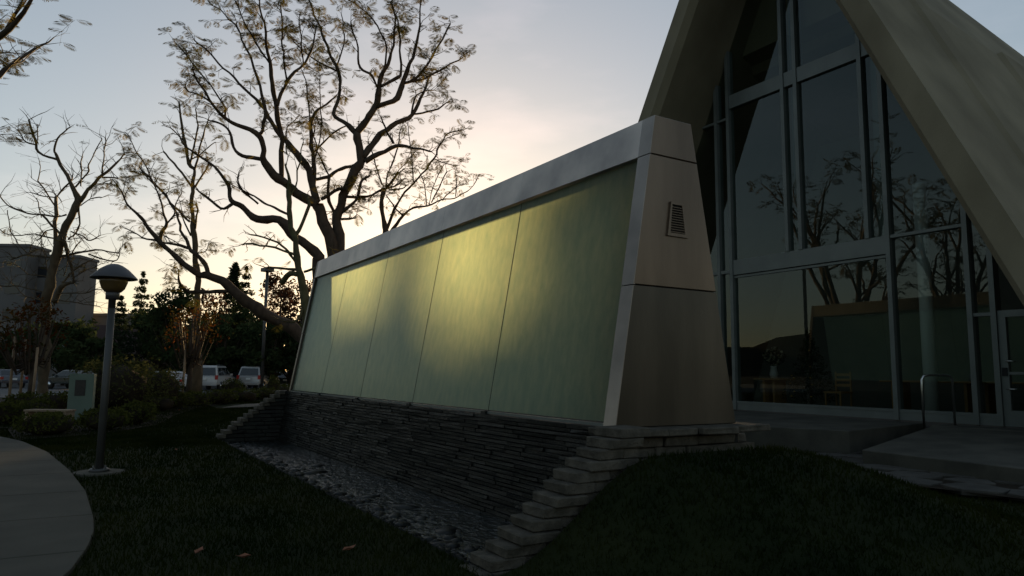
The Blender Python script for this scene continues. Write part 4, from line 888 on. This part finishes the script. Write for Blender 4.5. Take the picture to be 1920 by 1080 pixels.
# ------------------------------------------------------------------ cars
def car(base, rz, paint, label, suv=True, group='cars in the car park', cat='car'):
    root = empty('parked_car', base, label, cat, group); root.rotation_euler = (0,0,rz)
    Lc, Wc, Hc = (4.7,1.88,1.86) if suv else (4.5,1.78,1.42)
    def pt(x, y, z): return Vector((x, y, z))
    if suv: low = [(-2.35,.42),(-2.38,.62),(-2.33,1.05),(1.15,1.08),(2.15,.98),(2.34,.75),(2.34,.42)]; gh = [(-2.28,1.05),(-2.05,1.80),(-1.9,1.86),(.25,1.84),(1.15,1.08)]
    else: low = [(-2.22,.40),(-2.26,.60),(-2.2,.92),(1.05,.92),(2.05,.80),(2.24,.62),(2.24,.40)]; gh = [(-1.75,.92),(-1.05,1.38),(-.8,1.42),(.25,1.40),(1.1,.92)]
    def extr(prof, w0, w1=None, zmid=None):
        w1 = w1 or w0; zs = [p[1] for p in prof]; za, zb = min(zs), max(zs); wid = lambda z: w0+(w1-w0)*(z-za)/(zb-za)
        a = [pt(x,-wid(z)/2,z) for x,z in prof]; c = [pt(x,wid(z)/2,z) for x,z in prof]; return a, c
    def bld(mb, name, m, parent=root, bev=0):
        me = bpy.data.meshes.new(name); me.from_pydata(mb.v, [], mb.f); me.materials.append(m); o = bpy.data.objects.new(name, me); col.objects.link(o); o.parent = parent
        if any(mb.sm): me.polygons.foreach_set('use_smooth', mb.sm)
        if bev: bm_ = o.modifiers.new('bevel','BEVEL'); bm_.width = bev; bm_.segments = 2
        return o
    mb = MB(); a, c = extr(low, Wc); mb.prism(None, a, c); bld(mb, 'body', paint, bev=.05)
    mb = MB(); a, c = extr(gh, Wc-.06, Wc-.40); mb.prism(None, a, c); bld(mb, 'cabin', paint, bev=.04)
    # glass: rear, windscreen, sides
    z0 = 1.12 if suv else .98; z1 = 1.70 if suv else 1.33
    def on(prof, i, z): (x0,za),(x1,zb) = prof[i],prof[i+1]; return x0+(x1-x0)*(z-za)/(zb-za)
    wid = lambda z: (Wc-.06)+(-.34)*(z-gh[0][1])/(gh[2][1]-gh[0][1])
    for nm, i, sgn in (('rear_window',0,-1),('windscreen',3,1)):
        mb = MB(); xa, xb = on(gh,i,z0), on(gh,i,z1); wa, wb = wid(z0)*.43, wid(z1)*.43
        v = [pt(xa+sgn*.012,-wa,z0),pt(xa+sgn*.012,wa,z0),pt(xb+sgn*.012,wb,z1),pt(xb+sgn*.012,-wb,z1)]; mb.prism(None,[q-pt(sgn*.02,0,0) for q in v],v); bld(mb, nm, MT['carglass'])
    for sd in (-1,1):
        for xa, xb, ua, ub in ((-2.0,-1.15,-1.85,-1.15),(-1.08,-.1,-1.08,-.1),(-.03,.9,-.03,.32)) if suv else ((-1.45,-.2,-.98,-.2),(-.12,.92,-.12,.28)):
            mb = MB(); v = [pt(xa,sd*(wid(z0)/2+.012),z0),pt(xb,sd*(wid(z0)/2+.012),z0),pt(ub,sd*(wid(z1)/2+.012),z1),pt(ua,sd*(wid(z1)/2+.012),z1)]; mb.prism(None,[q-pt(0,sd*.025,0) for q in v],v); bld(mb,'side_window',MT['carglass'])
        mb = MB(); xr = -2.365 if suv else -2.25; zt = (.82,1.14) if suv else (.66,.86)
        mb.add([pt(xr+a,sd*Wc/2*k,z) for z in zt for a,k in ((-.02,.80),(-.02,1.005),(.12,1.01),(.12,.80))],[(3,2,1,0),(4,5,6,7),(0,1,5,4),(1,2,6,5),(2,3,7,6),(3,0,4,7)]); bld(mb,'tail_light',MT['tail'])
        mb = MB(); mb.add([pt(2.2+a,sd*Wc/2*k,z) for z in (.66,.82) for a,k in ((-.1,.6),(-.1,.98),(.13,.92),(.14,.6))],[(3,2,1,0),(4,5,6,7),(0,1,5,4),(1,2,6,5),(2,3,7,6),(3,0,4,7)]); bld(mb,'headlight',MT['chrome'])
        mb = MB(); mb.add([pt(.85+a,sd*(Wc/2+k),z) for z in (z0-.02,z0+.14) for a,k in ((0,0),(0,.17),(.1,.17),(.1,0))],[(3,2,1,0),(4,5,6,7),(0,1,5,4),(1,2,6,5),(2,3,7,6),(3,0,4,7)]); bld(mb,'mirror',paint)
        for x in (-1.4,1.42):
            mb = MB(); mb.tube([pt(x,sd*(Wc/2-.22),.34),pt(x,sd*(Wc/2+.01),.34)],[.34,.34],18); w_ = bld(mb,'wheel',MT['blackplastic']); mb = MB(); mb.tube([pt(x,sd*(Wc/2-.02),.34),pt(x,sd*(Wc/2+.02),.34)],[.2,.19],12); bld(mb,'rim',MT['chrome'],w_)
    for xb, sgn in ((-2.3,-1),(2.28,1)):
        mb = MB(); x0, x1 = xb, xb+sgn*.14; mb.add([pt(x,y,z) for z in (.36,.58) for x,y in ((min(x0,x1),-Wc/2+.03),(max(x0,x1),-Wc/2+.03),(max(x0,x1),Wc/2-.03),(min(x0,x1),Wc/2-.03))],[(3,2,1,0),(4,5,6,7),(0,1,5,4),(1,2,6,5),(2,3,7,6),(3,0,4,7)]); bld(mb,'bumper',paint,bev=.03)
    mb = MB(); x = -2.42 if suv else -2.29; zp = .78 if suv else .62; mb.add([pt(x+a,y,z) for z in (zp,zp+.14) for a,y in ((-.02,-.16),(.08,-.16),(.08,.16),(-.02,.16))],[(3,2,1,0),(4,5,6,7),(0,1,5,4),(1,2,6,5),(2,3,7,6),(3,0,4,7)]); bld(mb,'licence_plate',MT['plate'])
    if suv:
        for sd in (-1,1): mb = MB(); mb.tube([pt(-1.8,sd*.62,1.86),pt(-1.7,sd*.62,1.93),pt(-.1,sd*.62,1.92),pt(.0,sd*.62,1.85)],[.02]*4,5); bld(mb,'roof_rail',MT['blackplastic'])
    return root
P_w = mat('white_car_paint', (.36,.36,.355), rough=.3, coat=.5); P_s = mat('silver_car_paint', (.27,.27,.265), rough=.28, coat=.5, metallic=.3); P_d = mat('dark_green_car_paint', (.022,.03,.027), rough=.25, coat=.7); P_b = mat('dark_blue_car_paint', (.03,.035,.05), rough=.25, coat=.7)
face = math.pi/2-AL     # nose pointing straight away from the camera
CZ = .06
car(gpos(403,56,CZ), face+.10, P_w, 'white sport utility car parked tail first beside the straight pale trunk'); car(gpos(487,60,CZ), face-.02, P_s, 'silver sport utility car with a tinted rear window right of the dark car')
car(gpos(444,62,CZ), face+.05, P_d, 'dark green car between the white and silver cars', False); car(gpos(308,52,CZ), face+1.3, P_w, 'white car seen side on behind the shrubs right of the lamp post', False)
car(gpos(10,56,CZ), face+.9, P_b, 'dark blue car at the left edge behind the stakes', False); car(gpos(140,54,CZ), face+1.2, P_d, 'dark low car mostly hidden behind the sign slab', False)
car(gpos(428,78,CZ), face+.1, P_w, 'white car roof showing beyond the white sport utility car'); car(gpos(468,82,CZ), face+1.45, P_w, 'white car in the far row above the silver car'); car(gpos(520,72,CZ), face+.7, P_w, 'white saloon right of the silver car', False)
car(gpos(545,66,CZ), face+.1, P_d, 'dark car beside the far corner of the fountain', False)

# ------------------------------------------------------------------ far buildings, pole, wires, hills
def block(name, u0, u1, Y, v_top, depth, label, floors=0, m='farwall', zb=0):
    a, c = gpos(u0,Y), gpos(u1,Y); d = (c-a); w = d.length; d.normalize(); n = Vector((-d.y,d.x,0)); h = h_for(v_top,Y)
    root = empty(name, (a+c)/2, label, 'building', None); mb = MB(); mb.prism(None, [a,c,c+n*depth,a+n*depth], [Vector((p.x,p.y,h)) for p in (a,c,c+n*depth,a+n*depth)]); mb.build('wall', MT[m], root)
    mb = MB(); e = .15; q = [a-d*e-n*e,c+d*e-n*e,c+d*e+n*(depth+e),a-d*e+n*(depth+e)]; mb.prism(None,[Vector((p.x,p.y,h)) for p in q],[Vector((p.x,p.y,h+.35)) for p in q]); mb.build('parapet', MT[m], root)
    for i in range(floors):
        z = h-2.6-3.3*i
        k = max(2,int(w/3.2))
        for j in range(k):
            x = w*(j+.5)/k; mb = MB(); p = a+d*x-n*.02; mb.prism(None,[p-d*.9+Vector((0,0,z)),p+d*.9+Vector((0,0,z)),p+d*.9+n*.1+Vector((0,0,z)),p-d*.9+n*.1+Vector((0,0,z))],[p-d*.9+Vector((0,0,z+1.4)),p+d*.9+Vector((0,0,z+1.4)),p+d*.9+n*.1+Vector((0,0,z+1.4)),p-d*.9+n*.1+Vector((0,0,z+1.4))]); mb.build('window', MT['farwin'], root)
    return root
block('office_building', -120, 34, 88, 470, 4, 'tall pale grey office block at the far left behind bare branches', 3)
block('office_building', 34, 132, 90, 490, 4, 'lower pale grey office wing behind the pollarded tree', 2)
block('low_building', 150, 276, 96, 600, 8, 'low pale roofed building beyond the car park', 0)
block('low_building', 404, 430, 92, 598, 8, 'small pale building glimpsed between dark trees', 0)
wl = empty('garden_wall', gpos(230,84), 'dark reddish boundary wall behind the cars', 'wall'); a, c = gpos(120,84), gpos(420,88); mb = MB(); n = Vector((0,.3,0)); mb.prism(None,[a,c,c+n,a+n],[Vector((p.x,p.y,h_for(616,84))) for p in (a,c,c+n,a+n)]); mb.build('wall_face', MT['dirtwall'], wl)
pb = gpos(492,58); ph = h_for(506,58); pl = empty('parking_light_pole', pb, 'tall dark parking light pole with a flat box head', 'light pole')
mb = MB(); mb.tube([pb, pb+Vector((0,0,ph-.3))], [.15,.12], 10); mb.build('pole', MT['post'], pl); mb = MB(); mb.rot_box(pb+Vector((0,0,ph-.3)), .8, .8, .3, .3); mb.build('lamp_head', MT['shade'], pl, .03)
for i, (v0, v1) in enumerate(((565,590),(575,598),(588,606),(556,580))):
    a, c = at(120,v0,130), at(470,v1,120); pts = [a.lerp(c,k/12)+Vector((0,0,-1.0*math.sin(math.pi*k/12))) for k in range(13)]
    mb = MB(); mb.tube(pts, [.022]*13, 4); o = mb.build('power_line', MT['wire']); tag(o, ['second highest','second lowest','lowest','highest'][i]+' overhead wire crossing the sky right of the lamp', 'power line', 'overhead wires')
def hill_ring(az0, az1, R0, hgt, seed, n=90):
    mb = MB(); v = []; f = []
    for i in range(n+1):
        a = az0+(az1-az0)*i/n; e = math.sin(math.pi*i/n)**.5
        hh = hgt*e*(.62+.38*noise.noise(Vector((a*3.1,seed,0)))+.16*noise.noise(Vector((a*11,seed,3)))+.06*noise.noise(Vector((a*40,seed,5))))
        for k,(rr,hk) in enumerate(((R0,-.02),(R0*1.12,.55),(R0*1.25,1.0),(R0*1.5,.6))): v.append((math.sin(a)*rr, math.cos(a)*rr, hh*hk+(6*noise.noise(Vector((a*25,k,seed))) if k in (1,2) else 0)))
    for i in range(n):
        for k in range(3): b_ = i*4+k; f.append((b_,b_+4,b_+5,b_+1))
    mb.add(v, f, True); return mb
tag(hill_ring(R(-75), R(2), 1500, 130, 2.0).build('hills', MT['hill']), kind='structure')
tag(hill_ring(R(-165), R(-12), 1300, 190, 6.0).build('hills', MT['hill']), kind='structure')

# ------------------------------------------------------------------ christmas tree, flowers, fallen leaves, grass
xb = WC(11.1,15.3,FZ); pts = []
for i in range(9):
    u = i/8; rr = .75*(1-u)+.08; pts.append(ball_pts(260, tuple(xb+Vector((0,0,.35+1.75*u))), (rr,rr,.16), .3))
v, f = leaf_cloud(np.concatenate(pts), .05, .3, .4); np_mesh('branches', v, f, MT['xmas'], xt)
mb = MB(); mb.tube([xb, xb+Vector((0,0,2.1))], [.05,.01], 6); mb.build('trunk', MT['bark'], xt)
for i in range(22):
    u = random.random(); a = random.random()*6.3; rr = .78*(1-u)+.06; p = xb+Vector((math.cos(a)*rr,math.sin(a)*rr,.32+1.7*u)); v, f = blobs(1, lambda i: (tuple(p),(.035,.035,.035),0)); np_mesh('bauble', v, f, MT['bauble'], xt)
fb = WC(12.0,15.1,FZ+.74); fv = empty('flower_vase', fb, 'vase of pale flowers on the low table behind the glass', 'vase')
mb = MB(); mb.lathe(fb, [(.09,.0),(.12,.12),(.08,.32),(.10,.36)], 14); mb.build('vase', MT['cloth'], fv)
v, f = leaf_cloud(ball_pts(260, tuple(fb+Vector((0,0,.62))), (.33,.33,.27), .4), .05, .5); np_mesh('leaves', v, f, MT['xmas'], fv)
v, f = leaf_cloud(ball_pts(130, tuple(fb+Vector((0,0,.66))), (.30,.30,.26), .7), .045, .8); np_mesh('petals', v, f, MT['flower'], fv)
for k,(u,v_,lb) in enumerate(((372,1050,'small dry red leaf on the lawn beside the path'),(455,1061,'curled dry brown leaf on the foreground lawn'),(654,1045,'single dry leaf on the lawn near the pool edge'),(330,851,'dry leaf on the lawn in line with the lamp footing'),(335,772,'tiny dry leaf on the far lawn'))):
    d = px_ray(u,v_); kk = -EYE/d.z; p = d*kk; mb = MB(); r = .075 if k < 3 else .05; z = lawn_z(p.y,p.x)+.05; a = random.random()*6; ca, sa = math.cos(a), math.sin(a)
    rim = [(-1,0,.02),(-.4,.42,.035),(.35,.36,.03),(1,0,.045),(.35,-.36,.028),(-.4,-.42,.04)]; vs = [Vector((p.x+r*(x*ca-y*sa),p.y+r*(x*sa+y*ca),z+zz)) for x,y,zz in rim]+[Vector((p.x,p.y,z+.008))]
    mb.add(vs, [(i,(i+1)%6,6) for i in range(6)]); o = mb.build('fallen_leaf', MT['deadleaf']); tag(o, lb, 'leaf', 'dry leaves on the lawn')
# grass blades on the near lawn
NB = 130000; NF = 70000
rr_ = np.concatenate([3.2+np.random.random(NB)**1.25*17, np.random.uniform(17,40,NF)]); aa = np.concatenate([np.random.uniform(-.75,.72,NB), np.random.uniform(-.62,-.18,NF)])
gx = np.sin(AL+aa)*rr_; gy = np.cos(AL+aa)*rr_   # t, s
ok = ~((gy > 5.15) & (gy < S1+.5) & (gx > TP-.02) & (gx < 6.7)); et = np.interp(gy, [e[0] for e in edge], [e[1] for e in edge]); ok &= (gx > et+.015) | (gx < et-2.05)
bt = np.interp(gy, [b_[0]*KC for b_ in base[:7]], [b_[1]*KC for b_ in base[:7]]); ok &= ~((gx > bt-.02) & (gy < 10.5)); ok &= gx < 11.5; ok &= (gx-.46)**2+(gy-13.25)**2 > .37**2
ok &= ~((gy > 31.9) & (gy < 36.3) & (gx > 5.3))
gx, gy = gx[ok], gy[ok]; gz = np.array([lawn_z(b_, a_) for a_, b_ in zip(gx, gy)]); n = len(gx)
hh = np.random.uniform(.025,.06,n)*(1+rr_[ok]*.02); wd = .0035+rr_[ok]*.0006; th = np.random.uniform(0,6.28,n); ln = np.random.normal(0,.02,(n,2))
bx0 = np.stack([gx-np.cos(th)*wd, gy-np.sin(th)*wd, gz-.005],1); bx1 = np.stack([gx+np.cos(th)*wd, gy+np.sin(th)*wd, gz-.005],1); tip = np.stack([gx+ln[:,0], gy+ln[:,1], gz+hh],1)
o = np_mesh('grass', np.stack([bx0,bx1,tip],1).reshape(-1,3), np.arange(3*n).reshape(n,3), MT['blade']); tag(o, kind='stuff')
